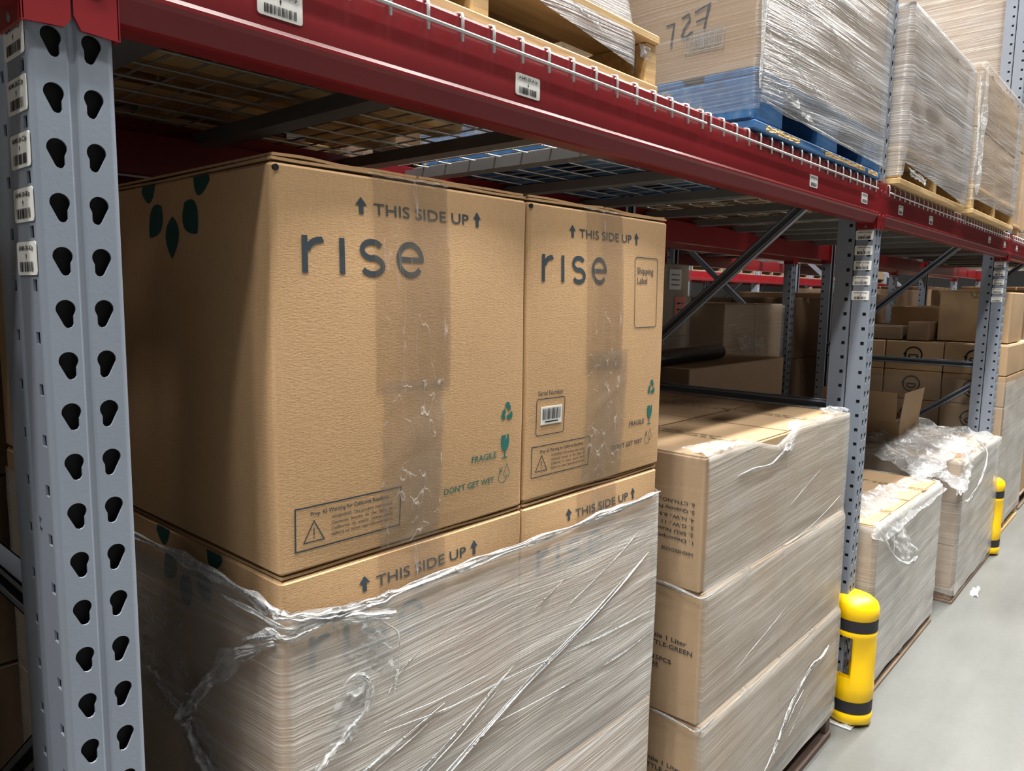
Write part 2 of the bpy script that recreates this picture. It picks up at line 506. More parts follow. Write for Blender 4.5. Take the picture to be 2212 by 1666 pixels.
def location_label(parent, w, h, text, arrow, fn, seed=1, name='location_label'):
    """white sticker with code, arrow and barcode; fn(u,v,off) -> world point, u,v in metres from the centre"""
    r = min(w, h)*0.10
    mb = MB(); pts = []
    for cx, cy, t0 in ((w/2-r, h/2-r, 0), (-w/2+r, h/2-r, 90), (-w/2+r, -h/2+r, 180), (w/2-r, -h/2+r, 270)):
        for k in range(4):
            t = math.radians(t0+k*30); pts.append((cx+r*math.cos(t), cy+r*math.sin(t)))
    n = len(pts)
    mb.add([fn(u, v, 0.0007) for u, v in pts] + [fn(u, v, 0.0) for u, v in pts], [tuple(range(n))] + [(i, n+i, n+(i+1) % n, (i+1) % n) for i in range(n)])
    lab = mb.build(name, LABEL, parent)
    F = Flat()
    F.text(text, -w*0.38, h*0.24, h*0.15, w*0.76, 0.012)
    s = h*0.10
    z = h*0.06
    if arrow > 0:
        F.poly([(-s*0.5, z), (s*0.5, z), (0, z+s)]); F.rect(-s*0.18, s*0.18, z-s*0.8, z)
    else:
        F.poly([(-s*0.5, z-s*0.2), (0, z-s*1.2), (s*0.5, z-s*0.2)]); F.rect(-s*0.18, s*0.18, z-s*0.2, z+s*0.7)
    bars(F, -w*0.36, w*0.36, -h*0.40, -h*0.10, 24, seed)
    F.lay('label_print', BLACKINK, lab, lambda u, v: fn(u, v, 0.0011))
    return lab

# ------------------------------------------------------------------ the building shell
def plane(name, vs, mat, label):
    o = MB().add(vs, [(0, 1, 2, 3)]).build(name, mat)
    tag(o, label, None, None, 'structure')
    return o
XA, XB, YA, YB, ZC = -16, 44, -12, 17, 9.6
plane('floor', [(XA, YA, 0), (XB, YA, 0), (XB, YB, 0), (XA, YB, 0)], FLOOR, 'pale sealed concrete warehouse floor')
plane('ceiling', [(XA, YB, ZC), (XB, YB, ZC), (XB, YA, ZC), (XA, YA, ZC)], CEIL, 'grey warehouse roof deck')
plane('wall_near', [(XA, YA, 0), (XA, YA, ZC), (XB, YA, ZC), (XB, YA, 0)], WALL, 'grey warehouse wall')
plane('wall_far', [(XA, YB, 0), (XB, YB, 0), (XB, YB, ZC), (XA, YB, ZC)], WALL, 'grey warehouse wall behind the racks')
plane('wall_left', [(XA, YA, 0), (XA, YB, 0), (XA, YB, ZC), (XA, YA, ZC)], WALL, 'grey warehouse end wall')
plane('wall_right', [(XB, YA, 0), (XB, YA, ZC), (XB, YB, ZC), (XB, YB, 0)], WALL, 'grey warehouse end wall at the aisle end')

def lamp(x, y, watts, where, i, n):
    t = empty('strip_light', (x, y, LAMP_Z))
    h = MB(); h.prism([(-0.16, 0.02), (-0.20, 0.0), (-0.20, -0.02), (0.20, -0.02), (0.20, 0.0), (0.16, 0.02), (0.06, 0.09), (-0.06, 0.09)], -0.62, 0.62)
    h.build('housing', HOUSING, t)
    d = MB(); d.box(-0.60, 0.60, -0.18, 0.18, -0.032, -0.021)
    d.build('diffuser', LAMPMAT, t)
    for sx in (-0.5, 0.5):
        c = MB(); c.tube([(sx, 0, 0.08), (sx, 0, ZC-LAMP_Z)], 0.004, 5); c.build('hanger', WIRE, t)
    ld = bpy.data.lights.new('lamp_light', 'AREA'); ld.shape = 'RECTANGLE'; ld.size = 1.2; ld.size_y = 0.34
    ld.energy = watts; ld.color = (1.0, 0.975, 0.93)
    lo = bpy.data.objects.new('lamp_light', ld); COL.objects.link(lo); lo.parent = t; lo.location = (0, 0, -0.04)
    tag(t, '%s strip light hanging %s, counted from the camera end' % (('first', 'second', 'third', 'fourth', 'fifth', 'sixth', 'seventh')[i], where), 'light', 'strip lights ' + where)
for where, y, xs, wt in LAMPS:
    for i, x in enumerate(xs): lamp(x, y, wt, where, i, len(xs))

# ------------------------------------------------------------------ rack: posts with punched holes
BAY = 2.515; PW = 0.0762; PD = 0.063; TD = 1.7739; SQ = 1.7964; PITCHZ = 0.0508
NCELL = 80; ZB0 = TD - 0.0304 - PITCHZ*33
def ring_hole(mb, hole, rect, to3, depth, innerdir):
    """plate cell: rect (a,b,c,d) with polygon hole; to3(u,v,d)->point, d = depth into the steel"""
    a, b, c, d = rect
    n = len(hole)
    cx = sum(p[0] for p in hole)/n; cy = sum(p[1] for p in hole)/n
    out = []
    for (x, y) in hole:
        dx, dy = x-cx, y-cy
        ts = []
        if dx > 1e-9: ts.append((b-cx)/dx)
        if dx < -1e-9: ts.append((a-cx)/dx)
        if dy > 1e-9: ts.append((d-cy)/dy)
        if dy < -1e-9: ts.append((c-cy)/dy)
        t = min(ts); out.append([cx+dx*t, cy+dy*t])
    for k in ((a, c), (b, c), (b, d), (a, d)):
        i = min(range(n), key=lambda q: (out[q][0]-k[0])**2+(out[q][1]-k[1])**2)
        out[i] = list(k)
    vs = [to3(x, y, 0) for x, y in out] + [to3(x, y, 0) for x, y in hole] + [to3(x, y, depth) for x, y in hole]
    fs = []
    for i in range(n):
        j = (i+1) % n
        fs.append((i, j, n+j, n+i)); fs.append((n+i, n+j, 2*n+j, 2*n+i))
    mb.add(vs, fs)
def teardrop(sgn):
    pts = arc(0, 0, 0.009, 192, -28, 13)
    pts += [(0.0068, -0.0068), (0.0068, -0.0148), (0.0052, -0.0175), (0.0022, -0.0186), (-0.0006, -0.0178), (-0.0022, -0.0158)]
    if sgn > 0: pts = [(-x, y) for x, y in pts][::-1]
    return pts
def build_post_mesh():
    mb = MB(); hw = PW/2; R = 0.006; g = 0.005
    top = ZB0 + NCELL*PITCHZ
    tdl = teardrop(-1); tdr = teardrop(1)
    def front(u, v, d): return (u, d, v)
    sqh = [(sx*0.0058, sz*0.0058) for sx, sz in ((-1, -1), (0, -1), (1, -1), (1, 0), (1, 1), (0, 1), (-1, 1), (-1, 0))]
    for i in range(NCELL):
        z0 = ZB0 + i*PITCHZ; zc = z0 + 0.0304
        for s, td in ((-1, tdl), (1, tdr)):
            hole = [(s*0.01755+x, zc+y) for x, y in td]
            rect = (-hw+R, -g, z0, z0+PITCHZ) if s < 0 else (g, hw-R, z0, z0+PITCHZ)
            ring_hole(mb, hole, rect, front, 0.0024, 1)
    for i in range(NCELL):
        zc = ZB0 + 0.0304 + (SQ-TD) + i*PITCHZ; z0 = zc-PITCHZ/2
        if zc + PITCHZ/2 > top: break
        for s in (-1, 1):
            hs = [(0.0155+x, zc+y) for x, y in sqh]
            ring_hole(mb, hs, (R, 0.031, z0, z0+PITCHZ), (lambda u, v, d, s=s: (s*(hw-d), u, v)), 0.0024, 1)
    # plain strips: foot, centre groove, rounded corners, back halves, back lips
    mb.box(-hw, hw, 0, 0.003, 0, ZB0)
    prof = [(-g, 0), (-g*0.4, 0.0022), (g*0.4, 0.0022), (g, 0)]
    for (a, b) in zip(prof[:-1], prof[1:]):
        mb.add([(a[0], a[1], ZB0), (b[0], b[1], ZB0), (b[0], b[1], top), (a[0], a[1], top)], [(0, 1, 2, 3)])
    for s in (-1, 1):
        cs = [(s*(hw-R+R*math.sin(t)), R-R*math.cos(t)) for t in (0, PI/8, PI/4, 3*PI/8, PI/2)]
        vs = [(x, y, z) for z in (ZB0, top) for x, y in cs]
        mb.add(vs, [(k, k+1, 6+k, 5+k) for k in range(4)], smooth=True)
        x0, x1 = sorted((s*hw, s*(hw-0.0024)))
        mb.box(x0, x1, 0.031, PD-0.004, ZB0, top)
        mb.box(x0, x1, 0.003, PD-0.004, 0, ZB0)
        zq0 = ZB0 + 0.0304 + (SQ-TD) - PITCHZ/2
        mb.box(x0, x1, R, 0.031, ZB0, zq0)
        xa, xb = sorted((s*(hw-0.002), s*(hw-0.017)))
        mb.box(xa, xb, PD-0.0064, PD-0.004, 0, top)
    return mb
_pm = build_post_mesh().build('front_post', GREY)
POSTMESH = _pm.data; bpy.data.objects.remove(_pm)
def post(name, parent, y, flip=False):
    o = bpy.data.objects.new(name, POSTMESH); COL.objects.link(o); o.parent = parent
    o.location = (0, y, 0)
    if flip: o.rotation_euler = (0, 0, PI)
    return o
RD = 1.067
_im = MB().box(-0.0335, 0.0335, 0.010, 0.050, 0.03, 4.0).build('hole_shade_liner', HOLEBLACK); INSERT = _im.data; bpy.data.objects.remove(_im)  # liner added inside the posts to make the punched holes look black
def strut(mb, y0, z0, y1, z1, hw=0.019, hx=0.014, x=0.0):
    """open channel strut in the frame plane: web on the camera side and two flanges"""
    d = Vector((0, y1-y0, z1-z0)).normalized(); nrm = Vector((0, -d.z, d.y))
    A = Vector((x, y0, z0)); B = Vector((x, y1, z1)); ex = Vector((1, 0, 0)); t = 0.0022
    def slab(o0, o1, x0, x1):
        vs = [P+nrm*o+ex*q for P in (A, B) for o in (o0, o1) for q in (x0, x1)]
        mb.add(vs, [(0, 1, 3, 2), (4, 6, 7, 5), (0, 4, 5, 1), (2, 3, 7, 6), (0, 2, 6, 4), (1, 5, 7, 3)])
    slab(-hw, hw, hx-t, hx)
    slab(-hw, -hw+t, -hx, hx)
    slab(hw-t, hw, -hx, hx)
    slab(-hw, -hw+0.010, -hx, -hx+t)
    slab(hw-0.010, hw, -hx, -hx+t)
def make_frame(x, ybase, label, grp, mirror=False, lite=False):
    t = empty('rack_upright_frame', (x, ybase, 0), PI if mirror else 0)
    post('front_post', t, 0.0)
    post('reinforcing_post', t, 0.064)
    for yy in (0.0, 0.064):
        ins = bpy.data.objects.new('hole_shade_liner', INSERT); COL.objects.link(ins); ins.parent = t; ins.location = (0, yy, 0)
    ins = bpy.data.objects.new('hole_shade_liner', INSERT); COL.objects.link(ins); ins.parent = t; ins.location = (0, RD, 0); ins.rotation_euler = (0, 0, PI)
    post('rear_post', t, RD, True)
    for y0, z0, y1, z1 in ((0.125, 1.158, RD-PD, 1.158), (0.125, 2.0, RD-PD, 1.225), (0.125, 1.03, RD-PD, 0.36), (0.125, 0.22, RD-PD, 0.22), (0.125, 2.08, RD-PD, 2.08), (0.125, 3.95, RD-PD, 3.4)):
        m = MB(); strut(m, y0, z0, y1, z1); m.build('brace', GREY, t)
    for yy in (0.028, RD-0.03):
        m = MB(); m.cbox(-0.085, 0.085, yy-0.085, yy+0.085, 0.0, 0.008, 0.002)
        fp = m.build('foot_plate', ZINC, t)
        for sx in (-0.062, 0.062):
            b = MB(); ya = yy + (-0.062 if yy < 0.5 else 0.062)
            b.tube([(sx, ya, 0.008), (sx, ya, 0.011)], 0.016, 14, smooth=False)
            b.tube([(sx, ya, 0.011), (sx, ya, 0.020)], 0.009, 6, smooth=False)
            b.tube([(sx, ya, 0.020), (sx, ya, 0.030)], 0.0055, 8, smooth=False)
            b.build('anchor_bolt', ZINC, fp)
    tag(t, label, 'rack frame', grp)
    return t
FR = []
flabels = ['grey teardrop upright frame nearest the camera, beside the leaf carton', 'grey upright frame with yellow guard between the bottle cartons and the torn-film load',
           'farther grey upright frame with the half-hidden yellow guard', 'grey upright frame at the far right end of the front rack', 'last grey upright frame beyond the picture edge']
for k in range(5):
    FR.append(make_frame(k*BAY, 0.0, flabels[k], 'front rack uprights'))
# stickers on the side of the posts
for k, zs in ((0, [1.7715-0.0508*i for i in range(5)]), (1, [1.7615-0.0515*i for i in range(5)]), (2, [1.7615-0.0515*i for i in range(5)])):
    for i, z in enumerate(zs):
        code = 'A040-%d-%s' % (30-k, ('E2p', 'D2p', 'C2p', 'B2p', 'A2p')[i])
        zz = z
        location_label(FR[k], 0.058, 0.032, code, -1 if k else 1,
                       (lambda u, v, o, zz=zz: (-PW/2-0.0004-o, 0.0325-u, zz+v)), 10*k+i)
# pen scribble low on the near post
F = Flat(); F.ribbon([(0, 0.012), (0.006, 0.010)], 0.0016); F.ribbon([(0.001, 0.010), (0.001, 0.006)], 0.0016); F.ribbon([(0.003, 0.0), (0.007, 0.001)], 0.0016); F.ribbon([(0.001, 0.003), (0.003, -0.002)], 0.0016)
F.lay('pen_mark', BLACKINK, FR[0], lambda u, v: (-PW/2-0.0006, 0.045-u, 1.295+v))

# ------------------------------------------------------------------ rack: beams
BPROF = [(-0.006, 1.930), (-0.0045, 1.934), (0.012, 1.934), (0.014, 1.932), (0.014, 1.900), (0.042, 1.900), (0.044, 1.897), (0.044, 1.803), (0.041, 1.800),
         (0.006, 1.800), (0.001, 1.802), (-0.006, 1.824), (-0.0085, 1.829), (-0.0085, 1.833), (-0.006, 1.838)]
def connector(s, lo=1.783, hi=1.940):
    """angle plate: half of the post face plus the post side. s=+1 right of a post (beam starts), -1 left"""
    m = MB()
    x0, x1 = (0.0012, 0.0425) if s > 0 else (-0.0425, -0.0012)
    # front plate with clipped lower corner
    if s > 0: pl = [(x0, lo+0.012), (x0+0.006, lo), (x1, lo-0.002), (x1, hi), (x0+0.004, hi), (x0, hi-0.005)]
    else: pl = [(x0, lo-0.002), (x1-0.006, lo), (x1, lo+0.008), (x1, hi-0.005), (x1-0.004, hi), (x0, hi)]
    n = len(pl)
    for ya, yb in ((-0.0062, -0.0024),):
        m.add([(x, ya, z) for x, z in pl] + [(x, yb, z) for x, z in pl], [tuple(range(n)), tuple(range(n, 2*n))[::-1]] + [(i, n+i, n+(i+1) % n, (i+1) % n) for i in range(n)])
    xs = sorted((s*0.0425, s*0.0392))
    m.cbox(xs[0], xs[1], -0.0062, 0.062, lo-0.002, hi, 0.0012)
    return m
def make_beam(k, ybase, label, grp, mirror=False, labels=()):
    """spans from post k to k+1"""
    x0 = k*BAY
    t = empty('rack_beam', (x0 + (BAY if mirror else 0), ybase, 0), PI if mirror else 0)
    b = MB(); b.prism(BPROF[::-1], 0.0425, BAY-0.0425); b.build('beam_body', RED, t)
    for s, xx in ((1, 0.0), (-1, BAY)):
        c = connector(s).build('connector', RED, t, (xx, 0, 0))
        for zz in (1.905, 1.825):
            r = MB(); xr = s*0.0215
            r.tube([(xr, -0.0062, zz), (xr, -0.0076, zz), (xr, -0.0084, zz)], 0.0075, 14, rfn=lambda i, k: (1, 0.93, 0.70)[i])
            r.build('rivet', RED, c)
        sl = MB(); sl.tube([(s*0.0426, 0.030, 1.79), (s*0.0432, 0.030, 1.79)], 0.0045, 8, smooth=False)
        sl.build('slot', DARKGREY, c)
    for i, (u, code, ar) in enumerate(labels):
        location_label(t, 0.058, 0.033, code, ar, (lambda a, b_, o, u=u: (u+a, -0.0063-o, 1.8665+b_)), 50+10*k+i)
    tag(t, label, 'rack beam', grp)
    return t
make_beam(0, 0, 'long red front beam across the near bay, four white location labels', 'front beams', labels=((0.2195, 'A040-29-B1p', 1), (0.655, 'A040-29-A1p', -1), (1.877, 'A040-29-B2p', 1), (2.3215, 'A040-29-A2p', -1)))
make_beam(1, 0, 'red front beam of the middle bay under the pale wrapped pallets', 'front beams', labels=((0.22, 'A040-27-B1p', 1), (0.655, 'A040-27-A1p', -1), (1.877, 'A040-27-B2p', 1), (2.32, 'A040-27-A2p', -1)))
make_beam(2, 0, 'red front beam starting at the right picture edge', 'front beams', labels=((0.22, 'A040-25-B1p', 1), (0.655, 'A040-25-A1p', -1)))
make_beam(-1, 0, 'red front beam ending at the near upright, only its end plate in view', 'front beams')
make_beam(3, 0, 'red front beam of the last bay, beyond the picture edge', 'front beams')
for k, nm in ((0, 'behind the leaf cartons'), (1, 'behind the torn-film load'), (2, 'at the far bay'), (3, 'of the last bay')):
    make_beam(k, RD, 'shaded red rear beam %s' % nm, 'rear beams', mirror=True)

# ------------------------------------------------------------------ wire decks
def deck_mesh(w_, d_=1.035):
    m = MB(); n = int(round(w_/0.0635)); st = w_/n
    zt = 1.9370
    for i in range(n+1):
        x = min(max(i*st, 0.003), w_-0.003)
        m.tube([(x, -0.0105, 1.897), (x, -0.0105, 1.928), (x, -0.0088, 1.9345), (x, -0.002, zt), (x, 0.016, zt-0.0005), (x, 0.025, 1.927), (x, d_, 1.927)], 0.0025, 5)
    m.tube([(-0.004, -0.0155, 1.9085), (w_+0.004, -0.0155, 1.9085)], 0.0027, 6)
    yy = 0.06
    while yy < d_:
        m.tube([(0, yy, 1.9225), (w_, yy, 1.9225)], 0.0025, 5); yy += 0.1
    return m
DECKS = [(0.052, 1.170, (0.155, 0.588, 1.022)), (1.252, 1.170, (0.067, 0.520, 0.990))]
_dm = {}
def make_deck(k, j, ybase, label, grp):
    x, w_, chs = DECKS[j]
    t = empty('wire_deck', (k*BAY+x, ybase, 0))
    if w_ not in _dm:
        o = deck_mesh(w_).build('wire_mesh', WIRE, t); _dm[w_] = o.data
    else:
        o = bpy.data.objects.new('wire_mesh', _dm[w_]); COL.objects.link(o); o.parent = t
    for c in chs:
        m = MB(); m.prism([(0.016, 1.9195), (0.016, 1.890), (1.05, 1.890), (1.05, 1.9195)], c-0.0275, c+0.0275)
        m.build('support_channel', DARKGREY, t)
    tag(t, label, 'wire deck', grp)
for k in range(4):
    for j in range(2):
        make_deck(k, j, 0, 'galvanized wire deck, %s of the %s bay' % (('left half', 'right half')[j], ('nearest', 'middle', 'far right', 'last')[k]), 'wire decks on the front rack')

# ------------------------------------------------------------------ cartons
def rrect_path(X0, X1, Y0, Y1, r, ns, off=0.0):
    """closed outline, starting at back-left going down the left side; returns (x,y,nx,ny,side,s)"""
    out = []
    segs = [((X0, Y1), (X0, Y0), (-1, 0)), ((X0, Y0), (X1, Y0), (0, -1)), ((X1, Y0), (X1, Y1), (1, 0)), ((X1, Y1), (X0, Y1), (0, 1))]
    for si, (a, b, nn) in enumerate(segs):
        L_ = math.hypot(b[0]-a[0], b[1]-a[1]); dx, dy = (b[0]-a[0])/L_, (b[1]-a[1])/L_
        n = ns[si]
        for i in range(n+1):
            q = r + (L_-2*r)*i/n
            out.append((a[0]+dx*q+nn[0]*off, a[1]+dy*q+nn[1]*off, nn[0], nn[1], si, q/L_))
        nx2 = segs[(si+1) % 4][2]
        for t in (0.25, 0.5, 0.75):   # corner
            an = t*PI/2
            ux = nn[0]*math.cos(an)+nx2[0]*math.sin(an); uy = nn[1]*math.cos(an)+nx2[1]*math.sin(an)
            cx = b[0]-dx*r - nn[0]*r; cy = b[1]-dy*r - nn[1]*r
            out.append((cx+ux*(r+off), cy+uy*(r+off), ux, uy, si, 1.0))
    return out
def bulge_w(s, t):
    return max(0.0, math.sin(PI*min(max(s, 0), 1)))**0.8 * max(0.0, math.sin(PI*min(max(t, 0), 1)))**0.8
def carton_mesh(W_, D_, H_, bul=(0.004, 0.004, 0.004, 0.004), ns=6, nz=6, r=0.006, lift=0.0, wob=0.0, seed=0):
    """box body centred in X/Y on its base; bul = left, front, right, back panel bulge"""
    mb = MB()
    base = rrect_path(-W_/2, W_/2, -D_/2, D_/2, r, (ns,)*4)
    m = len(base); vs = []
    zs = [(0.0, -0.004), (0.004, 0.0)] + [(0.004+(H_-0.008)*j/nz, 0.0) for j in range(1, nz)] + [(H_-0.004, 0.0), (H_, -0.004)]
    for z, ins in zs:
        t = z/H_
        for (x, y, nx, ny, si, s) in base:
            b = bul[si]*bulge_w(s, t) + ins
            if wob: b += wob*fbm(x*4+seed, y*4, z*4+seed)
            vs.append((x+nx*b, y+ny*b, z))
    fs = []
    for j in range(len(zs)-1):
        for i in range(m):
            i2 = (i+1) % m
            fs.append((j*m+i, j*m+i2, (j+1)*m+i2, (j+1)*m+i))
    fs.append(tuple(range(m))[::-1]); fs.append(tuple((len(zs)-1)*m+i for i in range(m)))
    mb.add(vs, fs)
    return mb
_cm = {}
def carton(name, label, X0, X1, Y0, Y1, Z0, Z1, mat=CARD2, bul=0.004, tape=True, grp=None, cat='carton', tape_along='X', seam=True, topflap=True):
    """plain taped carton: body mesh as the thing, flaps and tape as parts"""
    W_, D_, H_ = round(X1-X0, 4), round(Y1-Y0, 4), round(Z1-Z0, 4)
    k = (W_, D_, H_, bul, mat.name)
    if k not in _cm:
        o = carton_mesh(W_, D_, H_, (bul,)*4, 5, 5).build(name, mat); _cm[k] = o.data
    else:
        o = bpy.data.objects.new(name, _cm[k]); COL.objects.link(o)
    o.location = ((X0+X1)/2, (Y0+Y1)/2, Z0)
    if topflap:
        for s in (-1, 1):
            kf = ('f', W_, D_, H_, s, tape_along, mat.name)
            if kf not in _cm:
                m = MB()
                if tape_along == 'X': m.cbox(-W_/2+0.003, W_/2-0.003, *sorted((s*0.0015, s*(D_/2-0.003))), H_-0.001, H_+0.003, 0.001)
                else: m.cbox(*sorted((s*0.0015, s*(W_/2-0.003))), -D_/2+0.003, D_/2-0.003, H_-0.001, H_+0.003, 0.001)
                f = m.build('flap', mat, o); _cm[kf] = f.data
            else:
                f = bpy.data.objects.new('flap', _cm[kf]); COL.objects.link(f); f.parent = o
    if tape:
        kt = ('t', W_, D_, H_, tape_along)
        if kt not in _cm:
            m = MB(); q = 0.024; e = 0.0012; dr = min(0.06, H_*0.3); zt = H_+0.0035
            if tape_along == 'X':
                pts = [(-W_/2-e, H_-dr), (-W_/2-e, zt), (W_/2+e, zt), (W_/2+e, H_-dr)]
                m.add([(x, yy, z) for x, z in pts for yy in (-q, q)], [(2*i, 2*i+1, 2*i+3, 2*i+2) for i in range(3)])
            else:
                pts = [(-D_/2-e, H_-dr), (-D_/2-e, zt), (D_/2+e, zt), (D_/2+e, H_-dr)]
                m.add([(xx, y, z) for y, z in pts for xx in (-q, q)], [(2*i, 2*i+1, 2*i+3, 2*i+2) for i in range(3)])
            tp = m.build('tape', TAPEBROWN, o); _cm[kt] = tp.data
        else:
            tp = bpy.data.objects.new('tape', _cm[kt]); COL.objects.link(tp); tp.parent = o
    tag(o, label, cat, grp)
    return o

# ------------------------------------------------------------------ pallets
def pallet(label, X0, X1, Y0, Y1, Z0, H_, mat, grp=None, bottoms=(0.0, 0.27, 0.5, 0.73, 1.0)):
    t = empty('wooden_pallet', (X0, Y0, Z0))
    W_, D_ = X1-X0, Y1-Y0
    bb = 0.022 if H_ > 0.1 else 0.016; tb = 0.018
    def part(nm, *a):
        m = MB(); m.cbox(*a, 0.003); return m.build(nm, mat, t)
    for i in range(3):
        xc = (0.02, W_/2, W_-0.02)[i]
        part('stringer', xc-0.02, xc+0.02, 0.006, D_-0.006, bb, H_-tb)
    for i, q in enumerate(bottoms):
        bw = 0.14 if i in (0, len(bottoms)-1) else 0.09
        y = q*(D_-bw)
        part('bottom_board', 0.0, W_, y, y+bw, 0.0, bb)
    n = 7
    for i in range(n):
        bw = 0.14 if i in (0, n-1) else 0.09
        y = i*(D_-0.14)/(n-1) + (0 if i in (0, n-1) else 0.025)
        part('deck_board', 0.0, W_, y, y+bw, H_-tb, H_)
    tag(t, label, 'pallet', grp)
    return t

# ------------------------------------------------------------------ stretch film shells
def film(label, X0, X1, Y0, Y1, zb, zt, mat, off=0.006, res=0.03, resz=0.03, wr=0.0015, ang=0.2, lip=0.07, cov=(1, 1, 1, 1), r=0.012, drapes=None, seed=0.0, sharp=(5, 45), grp=None, lipz=0.006, profile=None, sides=(0, 1, 2, 3)):
    """one wrapped sheet round a load. zb, zt: functions of (side, s) or numbers"""
    fzb = zb if callable(zb) else (lambda si, s: zb)
    fzt = zt if callable(zt) else (lambda si, s: zt)
    W_, D_ = X1-X0, Y1-Y0
    ns = (max(4, int(D_/res)), max(4, int(W_/res)), max(4, int(D_/res)), max(4, int(W_/res*0.5)))
    base = rrect_path(X0, X1, Y0, Y1, r, ns, off)
    m = len(base)
    us = [0.0]
    for i in range(1, m): us.append(us[-1] + math.hypot(base[i][0]-base[i-1][0], base[i][1]-base[i-1][1]))
    hmax = max(fzt(b[4], b[5])-fzb(b[4], b[5]) for b in base)
    nz = max(6, int(hmax/resz))
    ca, sa = math.cos(ang), math.sin(ang)
    vs = []; uv = []; cv = []
    rows = nz+1
    cxm, cym = (X0+X1)/2, (Y0+Y1)/2
    for j in range(nz+1):
        t = j/nz
        for i, (x, y, nx, ny, si, s) in enumerate(base):
            b0 = fzb(si, s); z = b0 + (fzt(si, s)-b0)*t
            u = us[i]; a = u*ca+z*sa; b_ = -u*sa+z*ca
            d = wr*(1.2*fbm(a*sharp[0]+seed, b_*sharp[1], seed) + 0.8*fbm(a*sharp[0]*0.5, b_*sharp[1]*0.35, seed+5)) if s not in (0, 1) else wr*0.15*fbm(a*8, b_*40, seed)
            if profile: d += profile(si, s, z)
            vs.append((x+nx*d, y+ny*d, z)); uv.append((u, z)); cv.append((cov[si], 0))
    if lip:
        for q in (0.35, 1.0):
            rows += 1
            for i, (x, y, nx, ny, si, s) in enumerate(base):
                zz = fzt(si, s) + lipz + 0.004*fbm(us[i]*14, q*3, seed)
                l = lip*q*(0.7+0.6*fbm(us[i]*5, 2.0, seed+3))
                px = x - nx*l - (0 if abs(nx) > 0.5 else 0); py = y - ny*l
                if s < 0.08 or s > 0.92:   # pull corners in diagonally
                    e = max(0, (0.08-s)/0.08 if s < 0.5 else (s-0.92)/0.08)
                    px += (cxm-px)*0.04*e; py += (cym-py)*0.04*e
                vs.append((px, py, zz)); uv.append((us[i], fzt(si, s)+l)); cv.append((cov[si]*0.8, 0))
    fs = []
    for j in range(rows-1):
        for i in range(m):
            i2 = (i+1) % m
            if base[i][4] not in sides: continue
            fs.append((j*m+i, j*m+i2, (j+1)*m+i2, (j+1)*m+i))
    mb = MB(); mb.add(vs, fs, uv, cv, True)
    o = mb.build('stretch_film', mat)
    tag(o, label, 'stretch film', grp)
    return o
def rope(parent, path, r, mat=None, seed=0.0, n=7, sub=10, name='creased_strand', jit=0.0, nrm=None, wide=3.0):
    """bunched film: a narrow sheet gathered in lengthwise folds along a path, face normal nrm"""
    mat = mat or ROPE
    P = [Vector(p) for p in path]; Q = []
    for i in range(len(P)-1):
        p0 = P[max(i-1, 0)]; p1 = P[i]; p2 = P[i+1]; p3 = P[min(i+2, len(P)-1)]
        for k in range(sub):
            t = k/sub
            Q.append(0.5*((2*p1)+(p2-p0)*t+(2*p0-5*p1+4*p2-p3)*t*t+(3*p1-p0-3*p2+p3)*t*t*t))
    Q.append(P[-1])
    if jit:
        Q = [q + Vector((fbm(i*0.5, seed), fbm(i*0.5, seed+9), fbm(i*0.5, seed+4)))*jit for i, q in enumerate(Q)]
    L_ = len(Q); nv = max(8, n*2)
    vs = []; fs = []; uv = []
    for i, q in enumerate(Q):
        d = (Q[min(i+1, L_-1)]-Q[max(i-1, 0)]).normalized()
        nn = Vector(nrm) if nrm else Vector((-0.6, -0.8, 0)) if False else None
        if nn is None:
            nn = Vector((0, -1, 0)) if abs(d.x) > abs(d.y) else Vector((-1, 0, 0))
            if abs(d.z) > 0.9: nn = Vector((0, -1, 0))
        ac = d.cross(nn).normalized(); nn = ac.cross(d).normalized()
        e = min(1.0, 0.25+min(i, L_-1-i)*0.12)
        w_ = r*wide*e*(0.75+0.8*fbm(i*0.13, seed, 1.3)); am = r*0.9*e
        for k in range(nv+1):
            v = k/nv-0.5
            fo = fbm(v*9+seed, i*0.05, seed)*1.2 + 0.7*fbm(v*23, i*0.11, seed+3) + 0.3*fbm(v*40, i*0.6, seed+6)
            prof_ = 1-4*v*v
            vs.append(q + ac*(v*w_ + 0.25*w_*fbm(i*0.17, k*0.4, seed+8)) + nn*(am*(0.35*prof_+0.8*fo*prof_)))
            uv.append((i*0.01, v*w_))
    for i in range(L_-1):
        for k in range(nv):
            a_ = i*(nv+1)+k
            fs.append((a_, a_+1, a_+nv+2, a_+nv+1))
    m = MB(); m.add(vs, fs, uv, None, True)
    return m.build(name, mat, parent)
def crumple(parent, corners, nu, nv, amp, mat, seed=0.0, fr=6.0, name='loose_film', sag=0.0, thin=None, edge=0.0):
    """creased sheet between four corner points (a b / d c), random folds along its normal"""
    a, b, c, d = [Vector(p) for p in corners]
    nrm = (b-a).cross(d-a).normalized()
    wd = (b-a).length; ht = (d-a).length
    def fn(u, v):
        uu, vv = u, v
        if edge:
            uu = u + edge*fbm(v*7, seed+2)*(1 if u in (0, 1) else 0.3); vv = v + edge*fbm(u*7, seed+8)*(1 if v in (0, 1) else 0.3)
        p = a*(1-uu)*(1-vv)+b*uu*(1-vv)+c*uu*vv+d*(1-uu)*vv
        q = 0.0
        for o_, k in ((1, 1.0), (2.1, 0.5), (4.1, 0.16)):
            q += k*(1-2*abs(fbm(u*wd*fr*o_*3+seed, v*ht*fr*o_*3, seed*1.7+o_)))
        p = p + nrm*(amp*(q-0.6))
        p.z -= sag*math.sin(PI*u)*math.sin(PI*v)
        return p
    m = MB(); m.grid(fn, nu, nv, True)
    return m.build(name, mat, parent)

